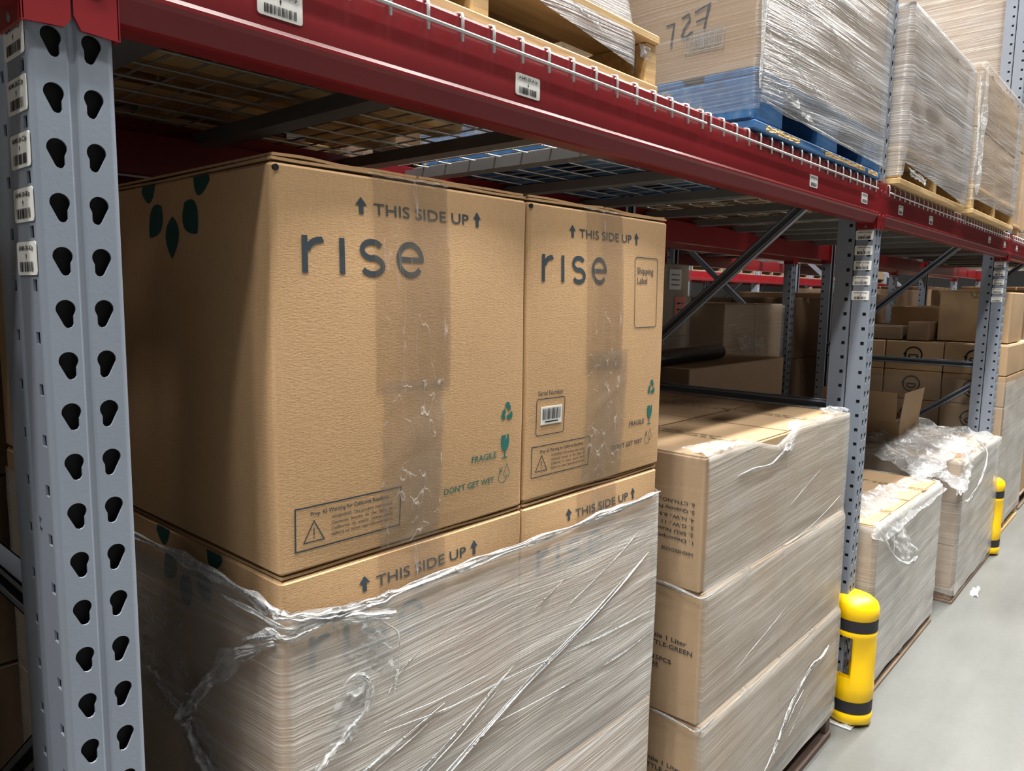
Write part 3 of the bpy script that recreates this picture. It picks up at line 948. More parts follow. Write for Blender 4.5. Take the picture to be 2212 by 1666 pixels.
# ================================================================== load 1: the printed "rise" cartons
X0A, X1A, X2A = 0.218, 0.688, 1.142
YF1, YB1 = 0.019, 0.62
ZL = [0.115, 0.641, 1.168, 1.176, 1.6955]
BF, BL = 0.011, 0.010
def rise_box(name, label, x0, x1, z0, z1, full, leaf, dx=0.0, grp='printed kraft cartons on the near pallet'):
    W_, D_, H_ = x1-x0, YB1-YF1, z1-z0
    t = empty(name, ((x0+x1)/2, (YF1+YB1)/2, z0))
    mb = carton_mesh(W_, D_, H_, (BL, BF, 0.002, 0.004), 24, 24, 0.007, wob=0.0015, seed=x0*9)
    body = mb.build('body', CARD, t)
    def ff(X, Z, off=0.0006):      # world X,Z on the front panel -> local point
        s = (X-x0)/W_; tt = (Z-z0)/H_
        wobv = 0.0015*fbm((X-(x0+x1)/2)*4+x0*9, -D_/2*4, (Z-z0)*4+x0*9)
        return (X-(x0+x1)/2, -D_/2-BF*bulge_w(s, tt)-wobv-off, Z-z0)
    def fl(Yv, Z, off=0.0006):     # left panel
        s = (YB1-Yv)/D_; tt = (Z-z0)/H_
        wobv = 0.0015*fbm(-W_/2*4+x0*9, (Yv-(YF1+YB1)/2)*4, (Z-z0)*4+x0*9)
        return (-W_/2-BL*bulge_w(s, tt)-wobv-off, Yv-(YF1+YB1)/2, Z-z0)
    # top flaps: two layers whose raw corrugated edges show above the front edge
    for q, (dz, yy) in enumerate(((0.0, 0.0), (0.0045, 0.004))):
        for s in (-1, 1):
            m = MB(); e = 0.002 + 0.003*q
            def fn(u, v, dz=dz, s=s, e=e, q=q):
                xx = s*(0.002+u*(W_/2-e-0.002)) if q else -W_/2+e+u*(W_-2*e)
                yv = (-D_/2+e+v*(D_/2-0.003)) if (s < 0) else (D_/2-e-v*(D_/2-0.003))
                if q: yv = -D_/2+e+v*(D_-2*e)
                lift = 0.0035*fbm(u*3+q, x0*5+s, 2.0) + 0.003
                return (xx, yv, H_+dz+max(0, lift)*(1-v if not q else 1))
            m.grid(fn, 12, 2, False)
            n0 = len(m.v)
            m2 = MB(); m2.v = m.v + [(a, b, c+0.0035) for a, b, c in m.v]; k = len(m.v)
            m2.f = [f[::-1] for f in m.f] + [tuple(i+k for i in f) for f in m.f]
            per = [i for i in range(13)] + [13*j+12 for j in (1, 2)] + [26+i for i in range(11, -1, -1)] + [13]
            for a_, b_ in zip(per, per[1:]+per[:1]): m2.f.append((a_, b_, b_+k, a_+k))
            m2.uv = [(0, 0)]*len(m2.v); m2.cv = [(1, 0)]*len(m2.v); m2.sm = [False]*len(m2.f)
            m2.build('flap', CARD, t)
    if full:
        # black disc painting the shade of a corner hole, front left top
        m = MB(); m.tube([ff(x0+0.006, z1-0.007, 0.0012), ff(x0+0.006, z1-0.007, -0.004)], 0.0042, 9, smooth=False); m.build('corner_gap_shade', BLACKINK, t)
    # --- upper line
    F = Flat()
    a0 = x0 + (0.129 if full == 1 else 0.1195) if full else x0+0.129
    xt = 0.368 - X0A + x0 if full != 2 else 0.830
    xe = 0.548 - X0A + x0 if full != 2 else 0.999
    zt0 = z1 - 0.0505 + (0 if full else 0.0045); zt1 = zt0 + 0.017
    F.text('THIS SIDE UP', xt, zt0, zt1-zt0-0.001, xe-xt, 0.006)
    up_arrow(F, xt-0.0205, zt0-0.001, zt1+0.004, 0.019); up_arrow(F, xe+0.0185, zt0-0.002, zt1+0.004, 0.017)
    F.lay('this_side_up_print', INK, t, lambda u, v: ff(u, v))
    # --- rise wordmark
    k = (x0-X0A) if full != 2 else 0.727-0.257
    kw = 1.0 if full != 2 else 0.94
    def RX(v): return 0.257*1.0+k + (v-0.257)*kw
    zb, zh = z1-0.1315, 0.0465
    F = Flat(); sw = 0.0082
    F.ribbon([(RX(0.2606), zb), (RX(0.2606), zb+zh)], sw)
    F.ribbon([(RX(0.2646), zb+zh*0.60)] + [(RX(0.2646+0.021*(1-math.cos(math.radians(a)))/1.0), zb+zh*(0.60+0.31*math.sin(math.radians(a)))) for a in (18, 36, 54, 72, 90)] + [(RX(0.2870), zb+zh*0.925)], sw*0.95)
    F.ribbon([(RX(0.3150), zb), (RX(0.3150), zb+zh)], sw)
    sc = RX(0.363); rx = 0.0165*kw
    F.ribbon([(p[0], p[1]) for p in arc(sc, zb+zh*0.72, rx, 28, 265, 14, zh*0.235)] + [(p[0], p[1]) for p in arc(sc, zb+zh*0.265, rx*1.05, 85, -152, 14, zh*0.235)][0:], sw*0.92)
    ec = RX(0.429); er = 0.0212*kw
    F.ribbon(arc(ec, zb+zh*0.5, er, 0, 322, 26, zh*0.46), sw*0.92)
    F.ribbon([(ec-er, zb+zh*0.5), (ec+er+sw*0.4, zb+zh*0.5)], sw*0.85)
    F.lay('rise_print', INK, t, lambda u, v: ff(u, v))
    if full:
        B2 = full == 2
        ox = 0.0 if not B2 else 1.0955-0.6415
        # --- icons at the lower right, green
        F = Flat(); cx, cz, rr = 0.642+ox, z0+0.172, 0.0165
        V = [(cx+0.0150*math.cos(math.radians(90-120*q)), cz-0.002+0.0165*math.sin(math.radians(90-120*q))) for q in range(3)]
        def lp(a, b, k): return (a[0]+(b[0]-a[0])*k, a[1]+(b[1]-a[1])*k)
        for q in range(3):
            P0, P1, P2 = V[q-1], V[q], V[(q+1) % 3]
            F.ribbon([lp(P0, P1, 0.70), lp(P0, P1, 0.90), lp(P1, P2, 0.10), lp(P1, P2, 0.34)], 0.0062)
            a_, t_ = lp(P1, P2, 0.32), lp(P1, P2, 0.60)
            dx_, dy_ = t_[0]-a_[0], t_[1]-a_[1]; ln_ = math.hypot(dx_, dy_); px, py = -dy_/ln_*0.0060, dx_/ln_*0.0060
            F.poly([(a_[0]-px, a_[1]-py), t_, (a_[0]+px, a_[1]+py)])
        F.lay('recycling_print', GREEN, t, lambda u, v: ff(u, v))
        F = Flat(); gx = 0.6385+ox; gz = z0+0.092
        F.poly([(gx-0.0098, gz+0.040), (gx-0.0104, gz+0.028), (gx-0.0085, gz+0.019), (gx-0.004, gz+0.0135), (gx, gz+0.012), (gx+0.004, gz+0.0135), (gx+0.0085, gz+0.019), (gx+0.0104, gz+0.028), (gx+0.0098, gz+0.040), (gx+0.004, gz+0.040), (gx+0.005, gz+0.033), (gx+0.001, gz+0.031), (gx+0.0015, gz+0.040)])
        F.rect(gx-0.0013, gx+0.0013, gz+0.001, gz+0.0125); F.rect(gx-0.0075, gx+0.0075, gz, gz+0.0018)
        F.lay('fragile_glass_print', GREEN, t, lambda u, v: ff(u, v))
        F = Flat(); F.text('FRAGILE', 0.5575+ox+(0 if not B2 else 0.0), z0+0.0965, 0.0105, 0.0595, 0.008); F.lay('fragile_print', GREEN if not B2 else INK, t, lambda u, v: ff(u, v))
        F = Flat(); F.text("DON'T GET WET", 0.4985+ox, z0+0.0555, 0.0098, 0.1150, 0.008); F.lay('dont_get_wet_print', GREEN if not B2 else INK, t, lambda u, v: ff(u, v))
        F = Flat(); dx_, dz_ = 0.6375+ox, z0+0.063
        F.ribbon(arc(dx_-0.003, dz_-0.003, 0.0098, 150, 395, 16), 0.0011); F.ribbon([(dx_-0.0115, dz_+0.002), (dx_-0.004, dz_+0.0155)], 0.0011)
        F.ribbon(arc(dx_+0.0075, dz_+0.002, 0.0072, 140, 400, 16) + [(dx_+0.0075, dz_+0.019)], 0.0010, True)
        F.ribbon([(dx_-0.012, dz_+0.014), (dx_-0.004, dz_+0.006)], 0.0013); F.ribbon([(dx_-0.012, dz_+0.006), (dx_-0.004, dz_+0.014)], 0.0013)
        F.lay('keep_dry_print', GREEN if not B2 else INK, t, lambda u, v: ff(u, v))
        # --- warning panel
        wx0, wx1 = (0.2405, 0.412) if not B2 else (0.7115, 0.8755)
        wz0, wz1 = z0+0.0275, z0+0.0850
        kx = (wx1-wx0)/0.1715
        if B2: wz0, wz1 = z0+0.0395, z0+0.0945
        F = Flat(); F.ribbon([(wx0, wz0), (wx1, wz0), (wx1, wz1), (wx0, wz1)], 0.0021 if not B2 else 0.0017, True)
        tx, tz = wx0+0.0275*kx, wz0+0.0095
        F.ribbon([(tx-0.0155, tz), (tx+0.0155, tz), (tx, tz+0.028)], 0.0016, True)
        F.rect(tx-0.0007, tx+0.0007, tz+0.008, tz+0.018); F.rect(tx-0.0008, tx+0.0008, tz+0.0042, tz+0.006)
        F.text('Prop. 65 Warning for California Residents', wx0+0.0225*kx, wz1-0.0128, 0.0058, 0.128*kx, 0.012)
        for i, ln in enumerate(('WARNING: This product may contain', 'chemicals  known  to  the  State  of', 'California  to  cause  cancer, birth', 'defects or other reproductive harm')):
            F.text(ln, wx0+0.0545*kx, wz1-0.0228-i*0.0078, 0.0046, 0.103*kx, 0.004)
        F.lay('warning_print', INK, t, lambda u, v: ff(u, v))
        if B2:
            F = Flat(); F.rrect(1.0125, 1.1045, z0+0.298, z0+0.4385, 0.008, 0.0017)
            F.text('Shipping', 1.0205, z0+0.4060, 0.0135, 0.066, 0.004); F.text('Label', 1.0215, z0+0.3865, 0.0135, 0.040, 0.004)
            F.lay('shipping_print', INK, t, lambda u, v: ff(u, v)); F = Flat()
            F.rrect(0.7205, 0.7945, z0+0.1140, z0+0.1790, 0.005, 0.0016); F.text('Serial Number', 0.7235, z0+0.1855, 0.0085, 0.066, 0.004)
            F.lay('serial_print', INK, t, lambda u, v: ff(u, v))
            m = MB(); cs = [(0.732, z0+0.1325), (0.787, z0+0.1325), (0.787, z0+0.1645), (0.732, z0+0.1645)]
            m.add([ff(u, v, 0.0010) for u, v in cs] + [ff(u, v, 0.0002) for u, v in cs], [(0, 1, 2, 3)] + [(i, 4+i, 4+(i+1) % 4, (i+1) % 4) for i in range(4)])
            sl = m.build('serial_sticker', LABEL, t)
            F = Flat(); bars(F, 0.7355, 0.7835, z0+0.1415, z0+0.1615, 30, 5); F.rect(0.742, 0.777, z0+0.1362, z0+0.1385)
            F.lay('barcode_print', BLACKINK, sl, lambda u, v: ff(u, v, 0.0014))
    elif full is None:
        pass
    if leaf:
        F = Flat(); cy, cz = 0.278, z1+0.006
        def petal(ang, r0, r1, wd):
            pts = []
            n = 10
            ca, sa = math.cos(math.radians(ang)), math.sin(math.radians(ang))
            side = []
            for i in range(n+1):
                q = i/n
                wv = wd*0.5*(math.sin(PI*min(1, q*1.0))**0.75)*(1.25-0.55*q)
                side.append((r0+(r1-r0)*q, wv))
            pl = side + [(a, -b) for a, b in side[::-1][1:-1]]
            return [(cy + (a*ca-b*sa), cz + (a*sa+b*ca)) for a, b in pl]
        # the tip points outward: blunt near the centre, sharp away from it
        for ang, r0, r1, wd in ((-90, 0.058, 0.118, 0.043), (-48, 0.055, 0.114, 0.046), (-132, 0.055, 0.114, 0.046), (-8, 0.062, 0.110, 0.046), (-172, 0.062, 0.110, 0.046)):
            pl = [(a, b) for a, b in petal(ang, r0, r1, wd)]
            # clip at the top edge of the panel
            zc = z1-0.002
            out = []
            for i in range(len(pl)):
                p, q = pl[i], pl[(i+1) % len(pl)]
                if p[1] <= zc: out.append(p)
                if (p[1] <= zc) != (q[1] <= zc):
                    k_ = (zc-p[1])/(q[1]-p[1]); out.append((p[0]+(q[0]-p[0])*k_, zc))
            if len(out) > 2: F.poly(out)
        F.lay('leaf_print', LEAF, t, lambda u, v: fl(u, v))
    # --- packing tape down the front
    if full:
        tz = [((0.366, 0.5045), z1+0.004, 1.400, 0.0010), ((0.377, 0.4895), 1.415, z0-0.002, 0.0018)] if full == 1 else [((0.851, 0.9685), z1+0.002, 1.398, 0.0010), ((0.856, 0.988), 1.436, z0+0.004, 0.0018)]
    else:
        tz = [((0.372+x0-X0A, 0.502+x0-X0A), z1+0.003, z1-0.085, 0.0010)]
    for q, ((ta, tb_), zt_, zb_, of) in enumerate(tz):
        def fn(u, v, ta=ta, tb_=tb_, zt_=zt_, zb_=zb_, of=of, q=q):
            X = ta+(tb_-ta)*u + 0.0025*fbm(v*6, u*2, q+x0*5); Z = zb_+(zt_-zb_)*v
            a = X*0.6+Z*0.8
            wrn = 0.0016*max(0, fbm(X*26, Z*9, q*3+x0*7)) + 0.0012*max(0, fbm(a*60, (X-Z)*14, 4+q)) if q == 0 else 0.0035*max(0, fbm((X*0.5-Z*0.9)*34, (X+Z*0.4)*9, 2+x0*3)-0.05) + 0.001*max(0, fbm(X*60, Z*20, 7))
            return ff(X, Z, of+wrn)
        m = MB(); m.grid(fn, 26, 60, True); m.build('tape', TAPE if q == 0 else TAPEW, t)
    if full:   # tape end folded over the top edge
        ta, tb_ = tz[0][0]
        crumple(t, [ff(ta-0.004, z1+0.002, 0.002), ff(tb_+0.004, z1+0.002, 0.002), ff(tb_+0.006, z1+0.012, -0.02), ff(ta-0.008, z1+0.014, -0.02)], 24, 5, 0.002, LOOSE, x0*4, 10, 'tape_end')
    tag(t, label, 'carton', grp)
    return t
rise_box('printed_carton', 'large kraft carton with rise wordmark and leaf print, top left by the near upright', X0A, X1A, ZL[3], ZL[4], 1, True)
rise_box('printed_carton', 'kraft carton with Shipping Label frame and serial barcode, top right of the near pallet', X1A+0.004, X2A, ZL[3]+0.004, ZL[4], 2, False)
rise_box('printed_carton', 'half-wrapped kraft carton directly below the large leaf carton', X0A+0.001, X1A+0.001, ZL[1], ZL[2], 0, True)
rise_box('printed_carton', 'half-wrapped kraft carton below the Shipping Label carton', X1A+0.003, X2A-0.004, ZL[1], ZL[2], 0, False)
carton('plain_carton', 'bottom layer carton of the near pallet, left half, under thick film', X0A, X1A, YF1-0.004, YB1, ZL[0], ZL[1]-0.004, CARD, 0.008, False, 'bottom cartons of the near pallet', topflap=False)
carton('plain_carton', 'bottom layer carton of the near pallet, right half, under thick film', X1A+0.004, X2A+0.004, YF1-0.004, YB1, ZL[0], ZL[1]-0.004, CARD, 0.008, False, 'bottom cartons of the near pallet', topflap=False)
for i, (a, b) in enumerate(((X0A, X1A), (X1A+0.004, X2A))):
    for j in range(3):
        carton('plain_carton', 'kraft carton in the back row of the near pallet, %s, %s' % (('left', 'right')[i], ('bottom', 'middle', 'top')[j]), a, b, YB1+0.004, 1.20, (ZL[0], ZL[1], ZL[3])[j], (ZL[1]-0.004, ZL[2], ZL[4]-0.004)[j], CARD, 0.006, True, 'back row cartons of the near pallet')
pallet('low wooden pallet carrying the printed rise cartons', 0.16, 1.176, -0.005, 1.205, 0.0, ZL[0], WOODOLD)

def zt1(si, s):
    if si == 1:
        pts = [(0, 1.131), (0.06, 1.121), (0.15, 1.106), (0.25, 1.103), (0.35, 1.109), (0.6, 1.109), (1, 1.117)]
    elif si == 0:
        pts = [(0, 1.125), (0.6, 1.138), (0.9, 1.140), (1, 1.134)]
    else:
        pts = [(0, 1.121), (1, 1.125)]
    for (a, b), (c, d) in zip(pts, pts[1:]):
        if a <= s <= c: return b+(d-b)*(s-a)/(c-a)
    return pts[-1][1]
def prof1(si, s, z):
    t = (z-ZL[1])/(ZL[2]-ZL[1])
    b = BF*bulge_w(s, t) if t > 0 else 0.008*bulge_w((s*2) % 1 if si == 1 else s, (z-ZL[0])/(ZL[1]-ZL[0]))
    if si == 1 and t > 0: b = BF*max(bulge_w(s*1.97, t) if s < 0.508 else bulge_w((s-0.508)*2.03, t), 0.35*math.sin(PI*min(1, max(0, t))))
    if si == 2 and z < 0.668: b += 0.010*max(0, 1-abs(z-0.655)/0.015) + 0.004
    return b
f1 = film('milky stretch film wrapped round the lower rise cartons of the near pallet', X0A-0.001, X2A+0.001, YF1-0.002, 1.20, 0.10, zt1, FILM_A, 0.005, 0.010, 0.010, 0.0013, math.radians(1), 0, (0.62, 1, 1, 1), 0.010, sharp=(3.0, 42), profile=prof1)
def on_f(x, z, o=0.004):
    s = (x-X0A)/(X2A-X0A)
    return (x, YF1-0.006-prof1(1, s, z)-o, z)
def on_l(y, z, o=0.004):
    s = (1.20-y)/(1.20-YF1)
    return (X0A-0.005-prof1(0, s, z)-o, y, z)
# bunched top edge and the diagonal creased strands
rope(f1, [on_l(0.60, 1.128), on_l(0.40, 1.138), on_l(0.25, 1.141), on_l(0.12, 1.140), on_l(0.03, 1.134), on_f(0.215, 1.128), on_f(0.25, 1.116), on_f(0.30, 1.106), on_f(0.36, 1.104), on_f(0.42, 1.108), on_f(0.54, 1.110), on_f(0.68, 1.109), on_f(0.85, 1.111), on_f(1.0, 1.114), on_f(1.139, 1.118)], 0.0065, ROPE, 1.0, 8, 14, name='rolled_edge')
rope(f1, [on_l(0.10, 1.068), on_l(0.03, 1.100), on_f(0.222, 1.098), on_f(0.27, 1.103), on_f(0.32, 1.107)], 0.005, ROPE, 4.0, 7, 12)
rope(f1, [on_l(0.16, 1.118), on_l(0.06, 1.118), on_f(0.216, 1.112), on_f(0.25, 1.108), on_f(0.31, 1.109)], 0.004, ROPE, 6.0, 7, 12)
rope(f1, [on_l(0.02, 1.090), on_l(0.10, 1.050, 0.006), on_l(0.17, 0.995, 0.008), on_l(0.23, 0.940, 0.008), on_l(0.262, 0.900, 0.007), on_l(0.235, 0.862, 0.007), on_l(0.19, 0.830, 0.006), on_l(0.15, 0.775)], 0.011, LOOSE, 11.0, 8, 12, jit=0.003)
rope(f1, [on_l(0.262, 0.900, 0.007), on_l(0.32, 0.905), on_l(0.40, 0.93)], 0.006, LOOSE, 13.0, 7, 12, jit=0.003)
for i, (pth, rr, mt) in enumerate((
    ([(1.10, 0.990), (0.90, 0.917), (0.70, 0.846), (0.50, 0.772), (0.40, 0.735)], 0.0040, ROPE),
    ([(1.01, 0.966), (0.86, 0.911), (0.70, 0.852), (0.52, 0.787), (0.42, 0.75)], 0.0018, ROPE),
    ([(0.81, 1.020), (0.76, 1.0), (0.71, 0.981)], 0.0013, ROPE),
    ([(1.06, 1.050), (0.98, 1.018), (0.88, 0.985), (0.80, 0.958)], 0.0011, ROPE),
    ([(0.66, 0.895), (0.58, 0.862), (0.50, 0.829), (0.40, 0.786)], 0.0026, ROPE),
    ([(0.62, 0.868), (0.54, 0.835), (0.46, 0.803), (0.38, 0.772)], 0.0015, ROPE),
    ([(0.49, 0.900), (0.42, 0.882), (0.35, 0.864), (0.28, 0.845)], 0.0020, ROPE),
    ([(0.46, 0.882), (0.40, 0.865), (0.33, 0.846)], 0.0012, ROPE),
    ([(1.13, 0.852), (0.92, 0.862), (0.70, 0.874), (0.50, 0.888), (0.36, 0.905)], 0.0014, ROPE),
    ([(1.13, 0.80), (0.98, 0.795), (0.80, 0.80), (0.60, 0.81)], 0.0012, ROPE),
    ([(0.60, 0.905), (0.46, 0.912), (0.36, 0.92)], 0.0010, ROPE),
    ([(0.44, 1.006), (0.40, 0.984), (0.375, 0.955)], 0.0010, ROPE))):
    rope(f1, [on_f(x, z, 0.002) for x, z in pth], rr, mt, 20.0+i*3.1, 6, 12)
# torn flap with crumpled lump
crumple(f1, [on_f(0.283, 1.108, 0.002), on_f(0.372, 1.084, 0.012), on_f(0.392, 0.985, 0.004), on_f(0.318, 1.00, 0.001)], 26, 26, 0.0035, HAZE, 3.3, 9, 'torn_flap', edge=0.06)
rope(f1, [on_f(0.290, 1.101), on_f(0.33, 1.094, 0.010), on_f(0.372, 1.086, 0.016), on_f(0.388, 1.080, 0.012)], 0.0055, ROPE, 31.0, 8, 10, name='torn_flap_edge')
rope(f1, [on_f(0.352, 1.086, 0.008), on_f(0.375, 1.068, 0.008), on_f(0.396, 1.045, 0.006), on_f(0.396, 1.00, 0.004), on_f(0.388, 0.955, 0.003)], 0.0018, ROPE, 33.0, 6, 10)
rope(f1, [on_f(0.335, 1.005), on_f(0.345, 0.985, 0.006), on_f(0.338, 0.955, 0.006), on_f(0.315, 0.935), on_f(0.285, 0.915), on_f(0.25, 0.885), on_f(0.225, 0.86)], 0.0048, LOOSE, 35.0, 8, 12, jit=0.002)
rope(f1, [on_f(0.297, 0.998), on_f(0.315, 1.008, 0.004), on_f(0.335, 1.003, 0.004), on_f(0.345, 0.980)], 0.0035, LOOSE, 37.0, 7, 10)
crumple(f1, [on_f(0.296, 0.995, 0.002), on_f(0.348, 0.998, 0.003), on_f(0.325, 0.915, 0.003), on_f(0.268, 0.925, 0.002)], 20, 20, 0.005, LOOSE, 8.3, 12, 'crumpled_lump', edge=0.08)
crumple(f1, [on_l(0.46, 1.06, 0.003), on_l(0.29, 1.06, 0.003), on_l(0.25, 0.91, 0.005), on_l(0.42, 0.84, 0.003)], 26, 26, 0.005, HAZE, 5.3, 9, 'creased_side_film', edge=0.05)
crumple(f1, [on_l(0.32, 0.90, 0.003), on_l(0.20, 0.90, 0.004), on_l(0.13, 0.74, 0.004), on_l(0.28, 0.74, 0.003)], 20, 20, 0.006, HAZE, 15.3, 9, 'creased_side_film', edge=0.05)

# ================================================================== load 2: bottle cartons
XL2, XR2, YF2, YB2 = 1.308, 2.308, -0.012, 1.19
Z2 = [0.158, 0.4965, 0.835, 1.1725]
nx2, ny2 = 2, 4
LAY = ('bottom', 'middle', 'top')
ROWW = ('front', 'second', 'third', 'rear')
for l in range(3):
    for j in range(ny2):
        for i in range(nx2):
            wx = (XR2-XL2)/2; dy = (YB2-YF2)/ny2
            sh = (0.0, 0.006, 0.012)[2-l]
            o = carton('bottle_carton', 'bottle carton, %s layer, %s row, %s half, right of the rise cartons' % (LAY[l], ROWW[j], ('left', 'right')[i]),
                       XL2+i*wx+0.004+sh, XL2+(i+1)*wx-0.004+sh, YF2+j*dy+0.004+(0.003*((i+l) % 2)) - (0.008*(2-l) if j == 0 else 0), YF2+(j+1)*dy-0.004 - (0.008*(2-l) if j == 0 else 0), Z2[l], Z2[l+1]-0.006, CARD2, 0.003, True, 'bottle cartons', tape_along='Y' if True else 'X')
            if j == 0 and i == 0:
                cx, cy = o.location.x, o.location.y
                xs = XL2+0.004+sh-0.0038
                def fnl(u, v, xs=xs, cx=cx, cy=cy, z0=Z2[l]): return (xs-cx, u-cy, v-z0)
                F = Flat()
                if l == 2:
                    for q, (tx, z_, wd) in enumerate((('6. CTN.NO.: 25', 1.054, 0.118), ('5. Quantity Per C', 1.0355, 0.125), ('4. N.W.: 8.5 KGS', 1.0165, 0.135), ('3. G.W.: 11 KGS', 0.998, 0.132), ('2. SKU Number:', 0.980, 0.128), ('1. Description:', 0.9615, 0.126), ('HIGHERDOSE', 0.9325, 0.086))):
                        vs0 = len(F.v); F.text(tx, 0, 0, 0.0088, wd, 0.018)
                        F.v[vs0:] = [(0.012+x, z_-y) for x, y in F.v[vs0:]]
                else:
                    zb_ = 0.672 if l == 1 else 0.334
                    for q, (tx, dz, wd, ye) in enumerate((('Water Bottle 1 Liter', 0.020, 0.19, 0.020), ('WATERBOTTLE-GREEN', 0.0, 0.22, 0.004), (': 15PCS', -0.040, 0.065, 0.060), ('AB', -0.057, 0.018, 0.096))):
                        vs0 = len(F.v); F.text(tx, 0, 0, 0.0115, wd, 0.018)
                        F.v[vs0:] = [(ye+wd-x, zb_+dz+y) for x, y in F.v[vs0:]]
                    F.ribbon([(0.094, zb_-0.0605), (0.116, zb_-0.0605)], 0.0012)
                F.lay('side_print', BLACKINK, o, fnl)
pallet('dark wooden pallet under the bottle cartons', 1.335, 2.351, YF2-0.002, YB2, 0.0, 0.150, WOODDARK)
def prof2(si, s, z):
    b = 0.0
    for a, c in zip(Z2, Z2[1:]):
        if a <= z <= c: b = 0.004*max(0.0, math.sin(PI*(z-a)/(c-a)))**0.4 - 0.003
    lay = 0.012 if z < Z2[1] else (0.006 if z < Z2[2] else 0.0)
    if si == 2: b += lay*1.5
    if si == 1: b += 0.016 if z < Z2[1]-0.012 else (0.016-0.008*(z-Z2[1]+0.012)/0.02 if z < Z2[1]+0.008 else (0.008 if z < Z2[2]-0.012 else (0.008-0.008*(z-Z2[2]+0.012)/0.02 if z < Z2[2]+0.008 else 0.0)))
    if si == 2: b += 0.018*max(0, 1-abs(z-0.80)/0.05)
    if si == 0: b -= lay
    return b
f2 = film('stretch film over the front of the bottle cartons', XL2-0.001, XR2, YF2, YB2, lambda si, s: 0.125-0.01*fbm(s*5, si, 3), lambda si, s: Z2[3]-0.004 - (0.034*max(0, 1-abs(s-0.42)/0.15) if si == 1 else 0), FILM_B, 0.006, 0.012, 0.012, 0.0016, math.radians(2), 0.05, (0.16, 1, 1, 1), 0.010, sharp=(3, 40), profile=prof2, seed=4.0)
def on2(x, z, o=0.004): return (x, YF2-0.007-max(0.0, prof2(1, 0.5, z))-o, z)
crumple(f2, [on2(1.74, 1.125), on2(1.80, 1.118), (1.92, YF2+0.015, 1.188), (1.86, YF2+0.03, 1.186)], 18, 24, 0.006, LOOSE, 2.2, 12, 'crumpled_patch', edge=0.08)
crumple(f2, [(1.30, -0.016, 1.178), (1.52, -0.014, 1.178), (1.47, 0.035, 1.1815), (1.312, 0.06, 1.1815)], 22, 10, 0.004, LOOSE, 6.2, 10, 'loose_corner_film', edge=0.06)
crumple(f2, [(2.17, -0.012, 1.178), (2.31, -0.014, 1.178), (2.31, 0.05, 1.184), (2.20, 0.05, 1.184)], 14, 10, 0.006, LOOSE, 9.2, 12, 'loose_corner_film', edge=0.08)
for i, (pth, rr) in enumerate((
    ([(2.19, 0.405), (2.12, 0.392), (2.04, 0.388), (1.97, 0.366), (1.90, 0.338), (1.83, 0.288), (1.77, 0.235), (1.70, 0.185)], 0.0062),
    ([(1.93, 0.350), (1.86, 0.320), (1.81, 0.265), (1.76, 0.22)], 0.0035),
    ([(1.98, 0.335), (1.90, 0.300), (1.85, 0.262)], 0.0022),
    ([(2.02, 0.30), (1.95, 0.262), (1.88, 0.225)], 0.0016),
    ([(1.46, 1.100), (1.56, 1.103), (1.66, 1.098), (1.72, 1.112), (1.78, 1.13)], 0.0030),
    ([(1.70, 1.165), (1.73, 1.13), (1.745, 1.105)], 0.0018),
    ([(1.82, 0.655), (1.70, 0.626), (1.58, 0.602), (1.48, 0.578)], 0.0012),
    ([(2.05, 1.022), (1.92, 0.985), (1.82, 0.955)], 0.0012),
    ([(2.25, 0.90), (2.10, 0.868), (1.92, 0.842), (1.80, 0.842)], 0.0016))):
    rope(f2, [on2(x, z, 0.001) for x, z in pth], rr, ROPE, 50+i*2.3, 7, 10, jit=0.002 if i < 3 else 0.0)
rope(f2, [(1.303, 0.16, 0.838), (1.300, 0.08, 0.842), (1.298, 0.01, 0.835), (1.305, -0.026, 0.832), (1.40, -0.028, 0.838)], 0.0028, ROPE, 71, 6, 8)
rope(f2, [(1.303, 0.16, 0.500), (1.300, 0.08, 0.503), (1.300, 0.01, 0.497), (1.308, -0.026, 0.494), (1.40, -0.028, 0.50)], 0.0028, ROPE, 73, 6, 8)

